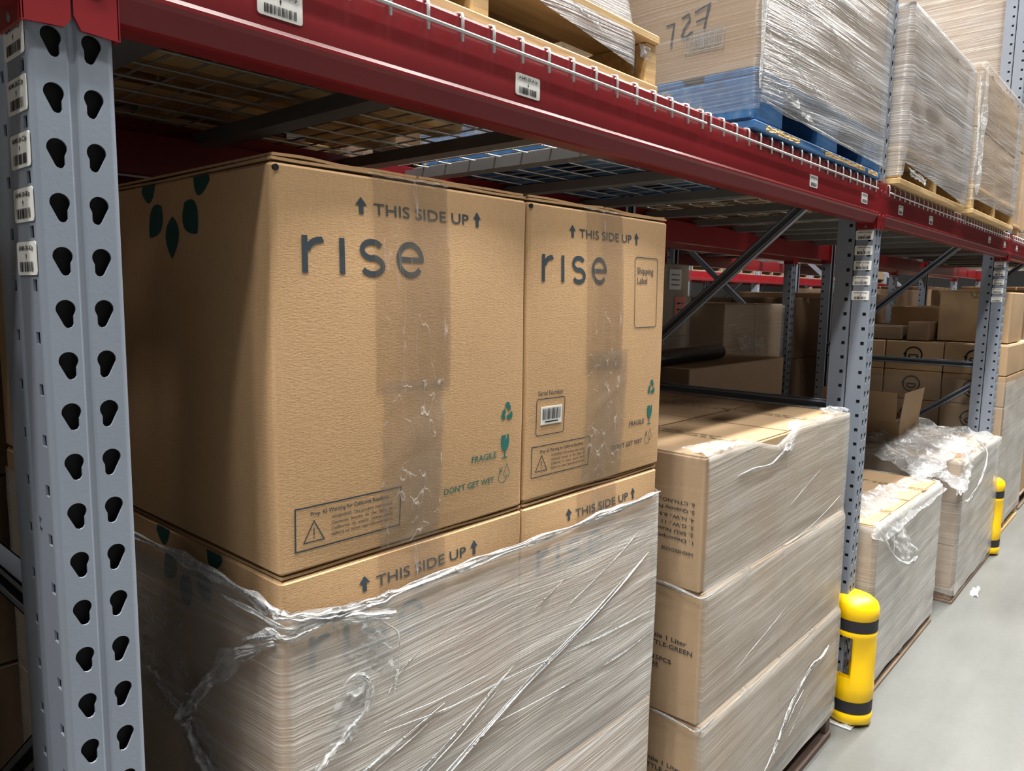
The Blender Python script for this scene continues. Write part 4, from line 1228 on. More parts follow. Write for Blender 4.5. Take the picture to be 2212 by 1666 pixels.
# ================================================================== column guards
def guard(k, label):
    t = empty('column_guard', (k*BAY, -0.02, 0))
    m = MB(); Rg = 0.0775
    prof = [(0.012, 0.86), (0.016, 0.95), (0.030, 1.0), (0.050, 1.0), (0.056, 0.955), (0.100, 0.955), (0.106, 1.0), (0.150, 1.0), (0.19, 0.97), (0.23, 0.86), (0.27, 0.83), (0.31, 0.85), (0.34, 0.95), (0.358, 0.985), (0.362, 0.955), (0.404, 0.955), (0.409, 1.0), (0.440, 1.0), (0.460, 0.95), (0.473, 0.82), (0.481, 0.62), (0.485, 0.40), (0.486, 0.05)]
    nA = 40; half = math.radians(128)
    def fn(i, j):
        z, q = prof[j]; a = -PI/2 - half + 2*half*i/nA
        # side windows narrow the waist, front keeps its depth
        fr = abs(math.sin(a)) if a < 0 else 0.5
        side = abs(math.cos(a))
        rr = Rg*(q if q > 0.94 or j > 16 else (q + (1-q)*max(0, 1-side*1.5)))
        # two finger recesses on the aisle face
        for zf in (0.19, 0.30):
            d = math.hypot((a+PI/2-0.75)*Rg, (z-zf)*0.7)
            if d < 0.022: rr -= 0.010*(1-d/0.022)
        return Vector((rr*math.cos(a), rr*math.sin(a) + max(0.0, (1-q)*0.055 if j > 17 else 0.0), z))
    vs = []; nj = len(prof)
    for j in range(nj):
        for i in range(nA+1): vs.append(fn(i, j))
    inner = []
    for j in range(nj):
        for i in range(nA+1):
            p = fn(i, j); kk = min(1.0, 0.048/max(0.02, p.length if False else math.hypot(p.x, p.y))); inner.append(Vector((p.x*kk*0.99, p.y*kk*0.99, p.z-0.002)))
    fs = []; w1 = nA+1; o = nj*w1
    def cut(i, j):   # open window on each flank
        z = 0.5*(prof[j][0]+prof[j+1][0]); a = -half + 2*half*(i+0.5)/nA
        return 0.20 < z < 0.335 and abs(a) > math.radians(78)
    for j in range(nj-1):
        for i in range(nA):
            if cut(i, j): continue
            fs.append((j*w1+i, j*w1+i+1, (j+1)*w1+i+1, (j+1)*w1+i))
            fs.append((o+j*w1+i, o+(j+1)*w1+i, o+(j+1)*w1+i+1, o+j*w1+i+1))
    for i in range(nA):
        a_ = (nj-1)*w1+i; fs.append((a_, a_+1, o+a_+1, o+a_)); fs.append((i+1, i, o+i, o+i+1))
    for j in range(nj-1):
        for e in (0, nA):
            a_ = j*w1+e
            if cut(min(e, nA-1), j): continue
            fs.append((a_, a_+w1, o+a_+w1, o+a_) if e == 0 else (a_+w1, a_, o+a_, o+a_+w1))
        for i in range(1, nA):   # window walls
            if cut(i-1, j) != cut(i, j):
                a_ = j*w1+i; fs.append((a_, a_+w1, o+a_+w1, o+a_))
    m.add(vs+inner, fs, smooth=True)
    g = m.build('guard_body', YELLOW, t, (0, 0, 0.0))
    for z0, z1 in ((0.0565, 0.0995), (0.3625, 0.4035)):
        s = MB()
        pts = [(z0, 0.956), (z0, 0.985), (z1, 0.985), (z1, 0.956)]
        vs = []; n = 40
        for i in range(n+1):
            a = -PI/2 - half*1.02 + 2*half*1.02*i/n
            for z, q in pts: vs.append((Rg*q*math.cos(a), Rg*q*math.sin(a), z))
        s.add(vs, [(4*i+k_, 4*(i+1)+k_, 4*(i+1)+(k_+1) % 4, 4*i+(k_+1) % 4) for i in range(n) for k_ in range(4)] + [(0, 1, 2, 3), (4*n+3, 4*n+2, 4*n+1, 4*n)], smooth=False)
        s.build('strap', STRAP, t)
    tag(t, label, 'column guard', 'yellow column guards')
    return t
guard(1, 'yellow plastic column guard with two black straps beside the bottle cartons')
guard(2, 'smaller yellow column guard farther down the aisle')

# ================================================================== loads on the wire decks
def block(name, text, grp, X0, X1, Y0, Y1, zs, nx, ny, mat=CARD2, bul=0.004, tape=True, gap=0.0):
    gap = 2*bul+0.002
    """a regular pile of cartons; text has %s for layer, row, side words"""
    out = []
    lw = {1: ('only',), 2: ('lower', 'upper'), 3: ('bottom', 'middle', 'top')}.get(len(zs)-1, ('first', 'second', 'third', 'fourth', 'fifth', 'sixth', 'seventh'))
    rw = {1: ('single',), 2: ('front', 'back'), 3: ('front', 'middle', 'back')}.get(ny, ROWW)
    sw = {1: ('whole',), 2: ('left', 'right')}.get(nx, ('left', 'centre', 'right'))
    for l in range(len(zs)-1):
        for j in range(ny):
            for i in range(nx):
                a = X0+(X1-X0)*i/nx; b = X0+(X1-X0)*(i+1)/nx; c = Y0+(Y1-Y0)*j/ny; d = Y0+(Y1-Y0)*(j+1)/ny
                words = ' '.join(w_ for w_ in (lw[l] if len(lw) > 1 else '', rw[j] if ny > 1 else '', sw[i] if nx > 1 else '') if w_)
                o = carton(name, text % words, a+gap/2, b-gap/2, c+gap/2, d-gap/2, zs[l], zs[l+1]-0.0055, mat, bul, tape, grp, tape_along='Y')
                out.append(o)
    return out
DZ = 1.9405
# pale pallet, upper left
pallet('pale new wooden pallet on the deck above the rise cartons', 0.075, 1.091, 0.023, 1.24, DZ, 0.118, WOODNEW, 'pallets on the upper level')
block('upper_carton', 'kraft carton on the pale pallet above the rise cartons, %s', 'cartons on the upper left pallet', 0.115, 1.0, 0.05, 1.21, [DZ+0.1185, DZ+0.49], 2, 2, CARD2)
def prof_p1(si, s, z):
    q = max(0.0, min(1.0, (2.135-z)/0.10))
    return (0.083*q if si == 2 else 0.0) + (0.032*q if si == 0 else 0) + (0.022*q if si in (1, 3) else 0)
f3 = film('clear stretch film on the upper left load, pulled down to its pallet corner', 0.115, 1.0, 0.05, 1.21, lambda si, s: (2.075-0.095*s**1.3) if si == 1 else (1.975 if si == 2 else 2.05), DZ+0.484, FILM_C, 0.006, 0.014, 0.014, 0.0020, math.radians(3), 0.05, (1, 0.95, 1, 1), 0.012, sharp=(3, 40), profile=prof_p1, seed=9.0)
crumple(f3, [(0.80, 0.020, 2.045), (0.88, 0.016, 2.035), (0.885, 0.018, 2.020), (0.81, 0.020, 2.030)], 14, 6, 0.005, LOOSE, 1.2, 16, 'torn_edge', edge=0.1)
crumple(f3, [(1.00, 0.012, 2.022), (1.04, 0.010, 2.020), (1.045, 0.012, 1.998), (1.01, 0.014, 2.000)], 10, 8, 0.005, LOOSE, 2.9, 18, 'torn_edge', edge=0.1)
# blue pallet
BX0, BX1, BY0, BY1 = 1.470, 2.452, -0.012, 1.18
bp = pallet('worn blue wooden pallet on the deck above the bottle cartons', BX0, BX1, BY0, BY1, DZ, 0.142, WOODBLUE, 'pallets on the upper level')
m = MB(); m.cbox(-0.004, 0.016, 0.01, BY1-BY0-0.01, 0.0245, 0.1215, 0.003); m.build('side_board', WOODBLUE, bp)
for (a, b) in ((0.02, 0.17), (0.42, 0.57), (0.81, 0.96)):
    m = MB(); m.cbox(a, b, 0.004, 0.13, 0.0225, 0.1235, 0.004); m.build('corner_block', WOODBLUE, bp)
# broken pale splinters along the front board
for i, (a, b) in enumerate(((0.05, 0.26), (0.45, 0.80), (0.83, 0.93))):
    m = MB(); rr = random.Random(i)
    def fn(u, v, a=a, b=b): return (a+(b-a)*u, -0.0035-0.004*abs(fbm(u*9, v*4, a*7))-0.002, 0.002+0.016*v*(0.6+0.8*abs(fbm(u*14, a*5))) )
    m.grid(fn, 24, 4, False); m.build('splintered_edge', WOODNEW, bp)
ob = block('upper_carton', 'large brown carton on the blue pallet, %s', 'cartons on the blue pallet', BX0+0.004, BX1-0.004, BY0+0.006, BY1-0.01, [DZ+0.1425, DZ+0.72, DZ+1.30], 2, 2, CARD2, 0.006)
c0 = ob[0]; cw = (BX1-BX0-0.008)/2
def fnb(u, v):
    u = -0.812+(u+0.812)*1.018; v = 1.542+(v-1.542)*1.018
    return (BX0+0.004+0.007-0.0066-c0.location.x, u-c0.location.y, v-c0.location.z)
F = Flat()
F.ribbon([(0.222, 2.212), (0.200, 2.214), (0.203, 2.195), (0.207, 2.160)], 0.005)
F.ribbon([(0.180, 2.222), (0.160, 2.228), (0.157, 2.214), (0.172, 2.196), (0.178, 2.180), (0.168, 2.175), (0.148, 2.185)], 0.005)
F.ribbon([(0.145, 2.228), (0.106, 2.240), (0.112, 2.215), (0.118, 2.185)], 0.005); F.ribbon([(0.140, 2.205), (0.112, 2.210)], 0.005)
F.lay('handwritten_727', BLACKINK, c0, fnb)
F = Flat(); F.rrect(0.066, 0.166, 2.137, 2.182, 0.002, 0.003); bars(F, 0.074, 0.158, 2.142, 2.177, 20, 3); F.lay('barcode_print', BARGREY, c0, fnb)
F = Flat()
for i, (tx, wd) in enumerate((('PACKETS', 0.05), ('SET', 0.022))):
    vs0 = len(F.v); F.text(tx, 0, 0, 0.009, wd, 0.01); F.v[vs0:] = [(0.065+wd-x, 2.262-i*0.014+y) for x, y in F.v[vs0:]]
F.lay('carton_print', BARGREY, c0, fnb)
f4 = film('wrinkled stretch film over the load on the blue pallet', BX0, BX1, BY0, BY1, lambda si, s: (DZ+0.062-0.022*s+0.006*fbm(s*9, 1.0)) if si == 1 else (DZ+0.045 if si == 0 else DZ+0.05), DZ+1.29, FILM_C, 0.007, 0.014, 0.014, 0.0030, math.radians(3), 0, (0.40, 1, 1, 1), 0.012, sharp=(3, 38), seed=13.0)
def on4(x, z, o=0.003): return (x, BY0-0.008-o, z)
crumple(f4, [on4(1.63, 2.055), on4(1.70, 2.050), on4(1.70, 2.022, 0.008), on4(1.63, 2.03, 0.006)], 12, 8, 0.006, LOOSE, 3.9, 18, 'torn_hole_edge', edge=0.1)
crumple(f4, [on4(1.72, 2.035), on4(1.80, 2.018), on4(1.80, 2.00, 0.008), on4(1.72, 2.012, 0.006)], 12, 8, 0.006, LOOSE, 4.9, 18, 'torn_hole_edge', edge=0.1)
rope(f4, [on4(1.49, DZ+0.068), on4(1.7, DZ+0.058), on4(2.0, DZ+0.050), on4(2.3, DZ+0.042), on4(2.45, DZ+0.04)], 0.0028, ROPE, 81, 6, 10, name='rolled_edge')
rope(f4, [on4(1.49, 2.14), on4(1.62, 2.132), on4(1.76, 2.10), on4(1.90, 2.085)], 0.0035, LOOSE, 83, 6, 10)
rope(f4, [on4(1.80, 2.30), on4(2.0, 2.24), on4(2.2, 2.20), on4(2.44, 2.17)], 0.002, ROPE, 85, 6, 10)
rope(f4, [on4(1.470, 2.03, 0.0), on4(1.472, 2.2, 0.0), on4(1.470, 2.45, 0.0), on4(1.470, 2.7, 0.0)], 0.0045, ROPE, 87, 6, 14, name='bright_corner_crease', nrm=(-0.7, -0.7, 0))
# pale pallets of the middle bay
CX0, CX1, CY0 = 2.585, 3.60, -0.036
pallet('pale wooden pallet just right of the guarded upright, upper level', CX0, CX1, CY0, 1.15, DZ, 0.128, WOODNEW, 'pallets on the upper level')
block('upper_carton', 'carton inside the milky film load right of the guarded upright, %s', 'cartons of the milky upper load', CX0+0.01, CX1-0.03, CY0+0.01, 1.14, [DZ+0.1285, DZ+0.36, DZ+0.592], 2, 2, CARD2, 0.006)
def prof_c(si, s, z): return 0.018*math.sin(PI*min(1, max(0, (z-DZ)/0.6)))*(0.3+0.7*abs(fbm(s*4, z*5, 2.0)))
f5 = film('milky stretch film drawn over the low load right of the guarded upright', CX0+0.005, CX1-0.005, CY0, 1.15, lambda si, s: DZ+(0.075-0.055*s if si == 1 else 0.03), lambda si, s: DZ+0.598, FILM_C, 0.006, 0.018, 0.018, 0.0025, math.radians(2), 0.5, (0.9, 1.08, 1, 1), 0.014, sharp=(3, 32), seed=17.0, profile=prof_c)
crumple(f5, [(2.64, CY0-0.012, 2.005), (2.86, CY0-0.012, 1.995), (2.88, CY0-0.018, 1.965), (2.66, CY0-0.018, 1.975)], 18, 8, 0.008, LOOSE, 5.9, 14, 'torn_edge', edge=0.12)
rope(f5, [(2.66, CY0-0.02, 1.985), (2.74, CY0-0.03, 1.972), (2.80, CY0-0.025, 1.958), (2.84, CY0-0.02, 1.985)], 0.003, ROPE, 91, 6, 8, name='dangling_strand')
rope(f5, [(3.60, CY0-0.016, 2.52), (3.605, CY0-0.02, 2.38), (3.60, CY0-0.025, 2.25), (3.61, CY0-0.02, 2.08)], 0.010, ROPE, 92, 8, 14, name='bright_corner_crease')
EX0, EX1, EY0 = 3.70, 4.76, -0.05
pallet('pale wooden pallet second from the guarded upright, upper level', EX0, EX1, EY0, 1.15, DZ, 0.128, WOODNEW, 'pallets on the upper level')
block('upper_carton', 'carton inside the tan wrapped load second from the guarded upright, %s', 'cartons of the tan upper load', EX0+0.01, EX1-0.01, EY0+0.01, 1.14, [DZ+0.1285, DZ+0.39, DZ+0.655], 2, 2, CARD2, 0.006)
f6 = film('clear ribbed stretch film on the tan load second from the guarded upright', EX0, EX1, EY0, 1.15, DZ+0.06, DZ+0.66, FILM_D, 0.006, 0.018, 0.014, 0.0025, math.radians(4), 0.12, (0.9, 1, 1, 1), 0.014, sharp=(2.5, 45), seed=21.0)
rope(f6, [(EX0-0.006, EY0-0.010, 2.58), (EX0-0.008, EY0-0.012, 2.4), (EX0-0.006, EY0-0.012, 2.2), (EX0-0.006, EY0-0.010, 2.02)], 0.012, LOOSE, 94, 8, 14, name='bright_corner_crease', nrm=(-0.7, -0.7, 0))
# tall load of the far bay
GX0, GX1, GY0 = 5.13, 6.10, 0.11
pallet('wooden pallet under the tall load at the upper right edge', GX0, GX1, GY0, 1.2, DZ, 0.128, WOODNEW, 'pallets on the upper level')
ob = block('upper_carton', 'tall-load carton at the upper right edge, %s', 'cartons of the tall upper right load', GX0+0.01, GX1-0.01, GY0+0.01, 1.19, [DZ+0.1285, DZ+0.62, DZ+1.11, DZ+1.60], 2, 2, CARD2, 0.005)
cc = ob[8]
F = Flat(); F.ribbon([(5.16, 3.17), (5.195, 3.175), (5.175, 3.10)], 0.010); F.ribbon(arc(5.245, 3.135, 0.024, 0, 360, 16, 0.038), 0.010, True)
F.lay('handwritten_70', BLACKINK, cc, lambda u, v: (u-cc.location.x, GY0+0.01+0.006-0.0058-cc.location.y, v-cc.location.z))
film('clear ribbed stretch film on the tall load at the upper right edge', GX0, GX1, GY0, 1.2, DZ+0.06, DZ+1.59, FILM_D, 0.006, 0.025, 0.018, 0.004, math.radians(4), 0, (1.35, 0.25, 1, 1), 0.014, sharp=(2.5, 45), seed=25.0)

# ================================================================== floor loads of the middle bay
SX0, SX1, SY0, SY1 = 2.665, 3.675, -0.03, 1.10
pallet('dark wooden pallet under the load with torn hanging film', SX0-0.005, SX1+0.005, SY0-0.004, SY1, 0.0, 0.10, WOODOLD)
f7load = block('film_load_carton', 'carton of the low load with torn hanging film, %s', 'cartons of the torn-film load', SX0+0.006, SX1-0.02, SY0+0.01, SY1-0.35, [0.1005, 0.40, 0.70], 2, 2, CARD2, 0.006)
f7 = film('milky stretch film on the low load behind the guarded upright', SX0, SX1-0.004, SY0, SY1-0.34, lambda si, s: 0.055+0.01*fbm(s*6, 2.0), lambda si, s: 0.695-0.012*s, FILM_E, 0.006, 0.018, 0.018, 0.0025, math.radians(4), 0.03, (0.6, 1.05, 0.8, 1), 0.012, sharp=(3, 38), seed=31.0)
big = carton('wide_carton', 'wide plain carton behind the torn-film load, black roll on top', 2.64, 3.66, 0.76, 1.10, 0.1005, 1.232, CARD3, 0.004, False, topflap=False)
for i, (hx, ax) in enumerate(((2.72, 0.06), (3.18, 0.09))):
    m = MB(); m.cbox(hx, hx+0.44, 0.0, 0.235, 0.0, 0.004, 0.001)
    m.build('open_flap', CARD2, f7load[2+i], (-f7load[2+i].location.x, 0.02-(f7load[2+i].location.y-0.18), 0.305+0.01*i), (math.radians(12+6*i), 0, 0))
roll = empty('black_roll', (2.50, 0.90, 1.234)); 
m = MB(); m.tube([(0.0, 0, 0.036), (0.14, 0.01, 0.036), (0.75, 0.03, 0.036)], 0.036, 14); m.build('roll_body', BLACK, roll)
m = MB(); m.tube([(0.751, 0.03, 0.036), (0.757, 0.0301, 0.036)], 0.020, 12); m.build('roll_core', CARD3, roll)
tag(roll, 'black plastic roll lying on the wide carton behind the bottle cartons', 'roll')
TX0, TX1, TY0, TY1 = 3.975, 4.975, -0.058, 1.08
pallet('reddish wooden pallet under the film-draped load before the second guard', TX0, TX1, TY0, TY1, 0.0, 0.075, WOODOLD, bottoms=(0, 0.5, 1.0))
block('draped_load_carton', 'carton of the film-draped load before the second guard, %s', 'cartons of the film-draped load', TX0+0.006, TX1-0.006, TY0+0.008, TY1-0.01, [0.0755, 0.30, 0.525, 0.745], 2, 2, CARD2, 0.006)
f8 = film('milky stretch film on the draped load before the second guard', TX0, TX1, TY0, TY1, lambda si, s: 0.045+0.012*fbm(s*6, 4.0), 0.742, FILM_E, 0.006, 0.018, 0.018, 0.003, math.radians(4), 0.05, (0.55, 1.05, 1, 1), 0.012, sharp=(3, 38), seed=35.0)
oc = empty('open_carton', (4.195, 0.305, 0.748))
m = MB(); W_, D_, H_ = 0.41, 0.44, 0.125; th = 0.004
m.box(0, W_, 0, D_, 0, th); m.box(0, W_, 0, th, th, H_); m.box(0, W_, D_-th, D_, th, H_); m.box(0, th, th, D_-th, th, H_); m.box(W_-th, W_, th, D_-th, th, H_)
m.build('body', CARD2, oc)
for nm, a, rot_ in (('flap', (0.0, W_, 0.0, 0.004, 0.0, 0.165), (math.radians(6), 0, 0)), ('flap', (0.0, 0.004, 0.02, D_-0.02, 0.0, 0.165), (0, math.radians(-8), 0))):
    m = MB(); m.box(*a); m.build(nm, CARD2, oc, (0, 0, H_), rot_)
tag(oc, 'opened carton with raised flaps on the film-draped load', 'carton')
lf = crumple(None, [(4.10, 0.56, 0.80), (4.95, 0.42, 0.79), (4.96, -0.05, 0.765), (4.05, -0.05, 0.775)], 46, 34, 0.030, LOOSE, 2.7, 1.5, 'loose_film_heap', edge=0.05)
tag(lf, 'crumpled clear film heaped on top of the load before the second guard', 'stretch film')
crumple(lf, [(4.55, 0.46, 0.86), (4.45, 0.02, 0.80), (3.86, -0.075, 0.640), (3.72, 0.12, 0.70)], 30, 40, 0.022, LOOSE, 7.7, 2.0, 'hanging_fold', edge=0.06)
crumple(lf, [(4.16, -0.02, 0.765), (4.05, -0.085, 0.75), (3.93, -0.085, 0.60), (3.88, -0.05, 0.60)], 18, 24, 0.012, LOOSE, 9.7, 4.0, 'hanging_fold', edge=0.06)
crumple(lf, [(3.98, 0.55, 0.80), (4.40, 0.40, 0.83), (4.10, -0.02, 0.775), (3.55, 0.02, 0.715)], 34, 34, 0.020, LOOSE, 27.7, 2.0, 'draped_fold', edge=0.05)
rope(lf, [(4.45, -0.02, 0.79), (4.36, -0.09, 0.74), (4.22, -0.10, 0.64), (4.05, -0.09, 0.56), (3.985, -0.07, 0.535)], 0.010, ROPE, 101, 8, 14)
rope(lf, [(4.80, -0.05, 0.76), (4.85, -0.075, 0.65), (4.90, -0.075, 0.55)], 0.004, LOOSE, 103, 6, 10)
lf2 = crumple(None, [(2.68, 0.14, 0.76), (3.66, 0.08, 0.715), (3.67, -0.052, 0.660), (2.67, -0.056, 0.650)], 46, 20, 0.016, LOOSE, 12.7, 2.2, 'loose_film_band', edge=0.05)
tag(lf2, 'torn film band gathered along the top edge of the torn-film load', 'stretch film')
crumple(lf2, [(2.70, -0.045, 0.70), (2.92, -0.045, 0.69), (3.10, -0.075, 0.515), (2.96, -0.075, 0.485)], 22, 26, 0.014, LOOSE, 14.7, 3.0, 'hanging_tail', edge=0.08)
rope(lf2, [(2.62, -0.05, 0.70), (2.70, -0.06, 0.63), (2.82, -0.07, 0.54), (2.95, -0.08, 0.495), (3.06, -0.085, 0.50)], 0.008, ROPE, 105, 8, 12)
rope(lf2, [(2.80, -0.05, 0.70), (2.81, -0.055, 0.62), (2.80, -0.06, 0.56)], 0.0016, ROPE, 107, 6, 8)
sc = crumple(None, [(4.18, -0.10, 0.004), (4.30, -0.09, 0.004), (4.28, -0.13, 0.03), (4.17, -0.14, 0.006)], 14, 10, 0.010, ROPE, 16.7, 12.0, 'film_scrap', edge=0.1)
tag(sc, 'white torn film scrap on the floor before the second guard', 'film scrap')

# ================================================================== far bay, floor
HX0, HX1, HY0 = 5.15, 6.15, -0.03
zs6 = [0.13+0.1915*i for i in range(7)]
pallet('pale wooden pallet under the logo cartons behind the second guard', HX0, HX1, HY0, 1.02, 0.0, 0.1295, WOODNEW)
ob = block('logo_carton', 'logo carton of the pile behind the second guard, %s', 'logo cartons behind the second guard', HX0, HX1, HY0, 1.02, zs6, 2, 3, CARD2, 0.002, False)
for q, o in enumerate(ob):
    if (q % 2) == 0:
        F = Flat(); yc = o.location.y; zc = o.location.z+0.10
        F.ribbon(arc(yc, zc, 0.050, 0, 360, 24), 0.010, True); F.ribbon(arc(yc, zc+0.004, 0.030, 200, 340, 10), 0.012); F.rect(yc-0.028, yc+0.028, zc-0.004, zc+0.004)
        F.lay('round_logo_print', BLACKINK, o, lambda u, v, o=o: (HX0+0.003-0.0028-o.location.x, u-o.location.y, v-o.location.z))
film('milky stretch film on the lower logo cartons behind the second guard', HX0, HX1, HY0, 1.02, 0.09, lambda si, s: 1.05, FILM_E, 0.006, 0.03, 0.03, 0.003, math.radians(4), 0, (0.22, 1.0, 1, 1), 0.012, sharp=(3, 38), seed=41.0)
carton('loose_carton', 'tall brown carton standing on the logo cartons behind the second guard', 5.30, 5.80, 0.0, 0.40, 1.283, 1.60, CARD2, 0.003, True)
carton('loose_carton', 'small brown carton on the shaded end of the logo cartons', 5.17, 5.45, 0.42, 0.55, 1.283, 1.40, CARD3, 0.003, False)
carton('loose_carton', 'wide open-topped carton on the rear of the logo cartons', 5.16, 5.70, 0.58, 1.00, 1.283, 1.37, CARD3, 0.003, False)
# ================================================================== back-to-back rack row and what it holds
RB = 1.27
for k in range(0, 5):
    make_frame(k*BAY, RB+RD, 'shaded upright frame of the back rack, %s from the left' % ('first', 'second', 'third', 'fourth', 'fifth')[k], 'back rack uprights', mirror=True)
for k in range(0, 4):
    make_beam(k, RB, 'dark red beam of the back rack facing the front rack, %s bay' % ('near', 'middle', 'far', 'last')[k], 'back rack beams')
    make_beam(k, RB+RD, 'red beam of the back rack facing the next aisle, %s bay' % ('near', 'middle', 'far', 'last')[k], 'back rack beams', mirror=True)
    for j in range(2):
        make_deck(k, j, RB, 'shaded wire deck of the back rack, %s %s bay' % (('left half,', 'right half,')[j], ('near', 'middle', 'far', 'last')[k]), 'wire decks on the back rack')
def simple_load(nm, text, ftext, X0, X1, Y0, Y1, z0, zs, nx, ny, mat, ptext, fm=FILM_B, cov=(0.6, 0.6, 0.6, 0.6), ph=0.12):
    pallet(ptext, X0, X1, Y0, Y1, z0, ph, WOODOLD)
    o = block(nm, text, nm.replace('_', ' ') + 's', X0+0.005, X1-0.005, Y0+0.005, Y1-0.005, zs, nx, ny, mat, 0.004)
    if ftext: film(ftext, X0, X1, Y0, Y1, z0+0.06, zs[-1]-0.01, fm, 0.006, 0.05, 0.05, 0.003, 0.1, 0.04, cov, 0.012, seed=X0*3)
    return o
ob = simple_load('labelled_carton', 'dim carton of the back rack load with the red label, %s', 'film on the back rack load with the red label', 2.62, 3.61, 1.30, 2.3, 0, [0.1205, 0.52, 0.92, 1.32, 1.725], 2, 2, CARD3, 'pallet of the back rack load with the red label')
for (a, b, c, d, mt, nm) in ((3.43, 3.55, 1.405, 1.54, REDLABEL, 'red_label'), (3.36, 3.49, 1.58, 1.69, LABEL, 'white_label'), (3.38, 3.50, 1.10, 1.25, LABEL, 'white_label')):
    o = ob[13] if c > 1.32 else ob[9]
    m = MB(); m.box(a-o.location.x, b-o.location.x, 1.30+0.005-0.0095-o.location.y, 1.30+0.005-0.0087-o.location.y, c-o.location.z, d-o.location.z); lb = m.build(nm, mt, o)
    F = Flat()
    for i in range(3): F.rect(a+0.02, b-0.02, c+(d-c)*(0.2+0.25*i), c+(d-c)*(0.27+0.25*i))
    F.lay('label_print', BLACKINK, lb, lambda u, v, o=o: (u-o.location.x, 1.30+0.005-0.0100-o.location.y, v-o.location.z))
simple_load('pale_wrapped_carton', 'carton of the square wrapped load in the dim back rack, %s', 'cloudy film on the square wrapped load in the dim back rack', 4.06, 4.97, 1.30, 2.3, 0, [0.1205, 0.58, 1.04, 1.505], 2, 2, CARD2, 'pallet of the square wrapped load in the back rack', FILM_D, (0.5, 0.7, 0.5, 0.5))
simple_load('near_back_carton', 'carton behind the rise cartons in the back rack, left pallet, %s', None, 0.12, 1.12, 1.30, 2.3, 0, [0.1205, 0.60, 1.08, 1.60], 2, 2, CARD3, 'light-blocking left back rack pallet added behind the rise cartons')  # unseen load added to block light behind the near pallet
simple_load('near_back_box', 'carton behind the bottle cartons in the back rack, right pallet, %s', None, 1.35, 2.40, 1.30, 2.3, 0, [0.1205, 0.50, 0.88, 1.25], 2, 2, CARD3, 'light-blocking back rack pallet added behind the bottle cartons')  # unseen load added to block light behind the bottle cartons
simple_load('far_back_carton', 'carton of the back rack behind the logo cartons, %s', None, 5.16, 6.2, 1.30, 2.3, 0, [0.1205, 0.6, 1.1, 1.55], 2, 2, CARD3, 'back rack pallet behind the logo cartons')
for q, (a, b) in enumerate(((0.10, 1.14), (1.32, 2.40), (2.62, 3.64), (3.80, 4.90), (5.16, 6.2))):  # carton blocks added on the back deck to keep light out
    simple_load('upper_back_carton', 'carton on the back rack deck, pallet %s, %%s' % ('one', 'two', 'three', 'four', 'five')[q], None, a, b, 1.29, 2.32, DZ, [DZ+0.1205, DZ+0.65, DZ+1.2], 2, 2, CARD3, 'added light-blocking pallet on the back rack deck, %s from the left' % ('first', 'second', 'third', 'fourth', 'fifth')[q])
dr = crumple(None, [(4.15, 1.26, 1.30), (4.55, 1.262, 1.28), (4.30, 1.02, 0.90), (4.10, 1.02, 0.92)], 24, 30, 0.02, HAZE, 22.7, 4.0, 'hanging_film', edge=0.06)
tag(dr, 'loose film hanging from the square wrapped load in the back rack', 'stretch film')
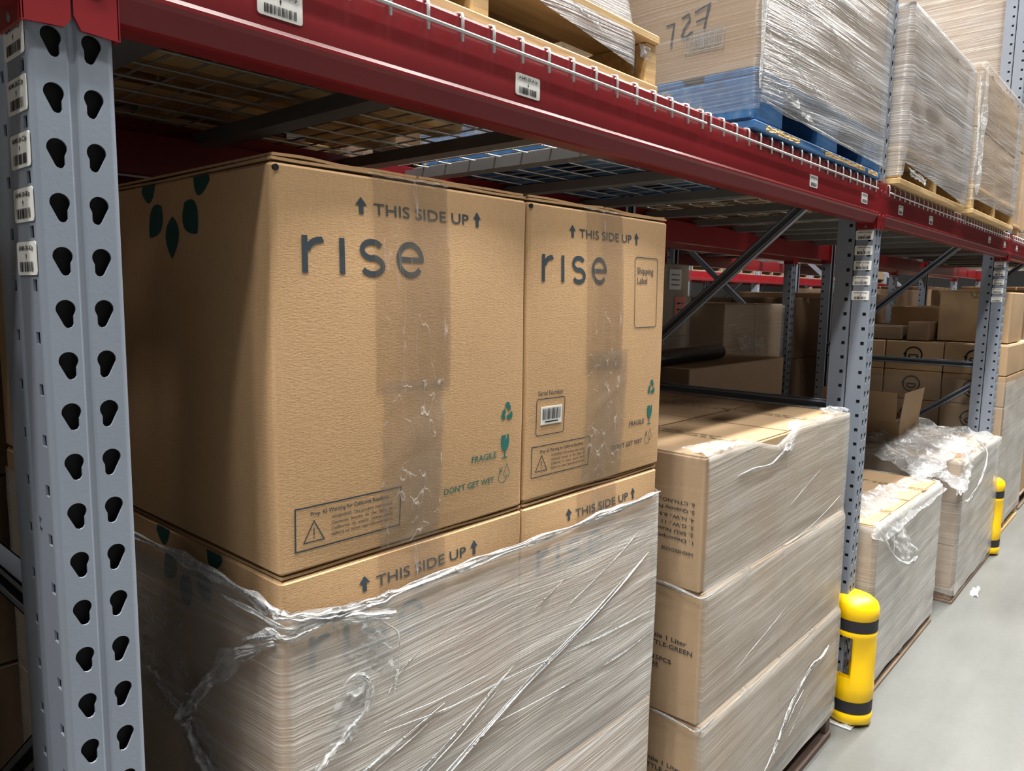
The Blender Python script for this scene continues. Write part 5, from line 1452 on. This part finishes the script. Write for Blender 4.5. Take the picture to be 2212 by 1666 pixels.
for nm, tx, a, y0, z0, zz in (('end_carton', 'carton right of the logo cartons at the picture edge, %s', 6.32, -0.02, 0.0, [0.1205, 0.6, 1.05, 1.5]), ('end_back_carton', 'carton in the far right of the back rack, %s', 6.32, 1.30, 0.0, [0.1205, 0.6, 1.1, 1.6]),
                              ('end_upper_carton', 'carton on the deck at the far right end, %s', 6.32, 0.0, DZ, [DZ+0.1205, DZ+0.6, DZ+1.1]), ('beyond_carton', 'carton of the last front rack bay, %s', 7.65, 0.0, 0.0, [0.1205, 0.6, 1.1, 1.65]), ('beyond_back_carton', 'carton of the last back rack bay, %s', 7.65, 1.30, 0.0, [0.1205, 0.6, 1.1, 1.65]), ('beyond_end_carton', 'rearmost carton pile of the last front bay, %s', 8.9, 0.0, 0.0, [0.1205, 0.6, 1.1, 1.7]), ('beyond_upper_carton', 'carton on the deck of the last front bay, %s', 7.65, 0.0, DZ, [DZ+0.1205, DZ+0.6, DZ+1.1]), ('beyond_back_end_carton', 'rearmost pile of the last back bay, %s', 8.9, 1.30, 0.0, [0.1205, 0.6, 1.1, 1.7]), ('beyond_back_upper_carton', 'carton on the deck of the last back bay, %s', 7.65, 1.30, DZ, [DZ+0.1205, DZ+0.6, DZ+1.1])):
    simple_load(nm, tx, None, a, a+1.02, y0, y0+1.0, z0, zz, 2, 2, CARD3 if y0 > 1 else CARD2, 'pallet under the ' + nm.replace('_', ' ') + ' pile')
# unseen loads added left of the near upright only to block light
pallet('pallet of the added light-blocking load left of the near upright', -1.10, -0.12, 0.02, 1.2, 0.0, 0.115, WOODOLD)
block('left_blocker_carton', 'added light-blocking carton left of the near upright, %s', 'light-blocking cartons left of the near upright', -1.09, -0.13, 0.03, 1.19, [0.1155, 0.60, 1.10, 1.60], 2, 2, CARD3)
pallet('added light-blocking pallet on the deck left of the near upright', -1.10, -0.12, 0.02, 1.2, DZ-0.008, 0.115, WOODOLD)
block('left_upper_blocker_carton', 'added light-blocking carton on the deck left of the near upright, %s', 'upper light-blocking cartons left of the near upright', -1.09, -0.13, 0.03, 1.19, [DZ+0.1085, DZ+0.5], 2, 2, CARD3)
# ================================================================== lit rack across the next aisle
RC = 4.85
for k in range(3, 9):
    make_frame(k*BAY, RC, 'bright upright frame across the next aisle, %s from the left' % ('first', 'second', 'third', 'fourth', 'fifth', 'sixth')[k-3], 'uprights across the next aisle')
for k in range(3, 8):
    make_beam(k, RC, 'bright red beam across the next aisle, %s from the left' % ('first', 'second', 'third', 'fourth', 'fifth')[k-3], 'beams across the next aisle')
    make_beam(k, RC+RD, 'rear beam across the next aisle, %s from the left' % ('first', 'second', 'third', 'fourth', 'fifth')[k-3], 'rear beams across the next aisle', mirror=True)
    for j, (a, b) in enumerate(((0.12, 1.14), (1.34, 2.38))):
        wd = ('first', 'second', 'third', 'fourth', 'fifth')[k-3] + (' left', ' right')[j]
        simple_load('far_carton', 'carton across the next aisle, floor pallet, %s, %%s' % wd, None, k*BAY+a, k*BAY+b, RC+0.02, RC+1.0, 0, [0.1205, 0.75, 1.35], 1, 1, CARD2, 'floor pallet across the next aisle, %s' % wd)
        simple_load('far_upper_carton', 'carton across the next aisle, deck pallet, %s, %%s' % wd, None, k*BAY+a, k*BAY+b, RC+0.02, RC+1.0, 1.936, [1.936+0.1205, 2.5, 3.0], 1, 1, CARD2, 'deck pallet across the next aisle, %s' % wd)
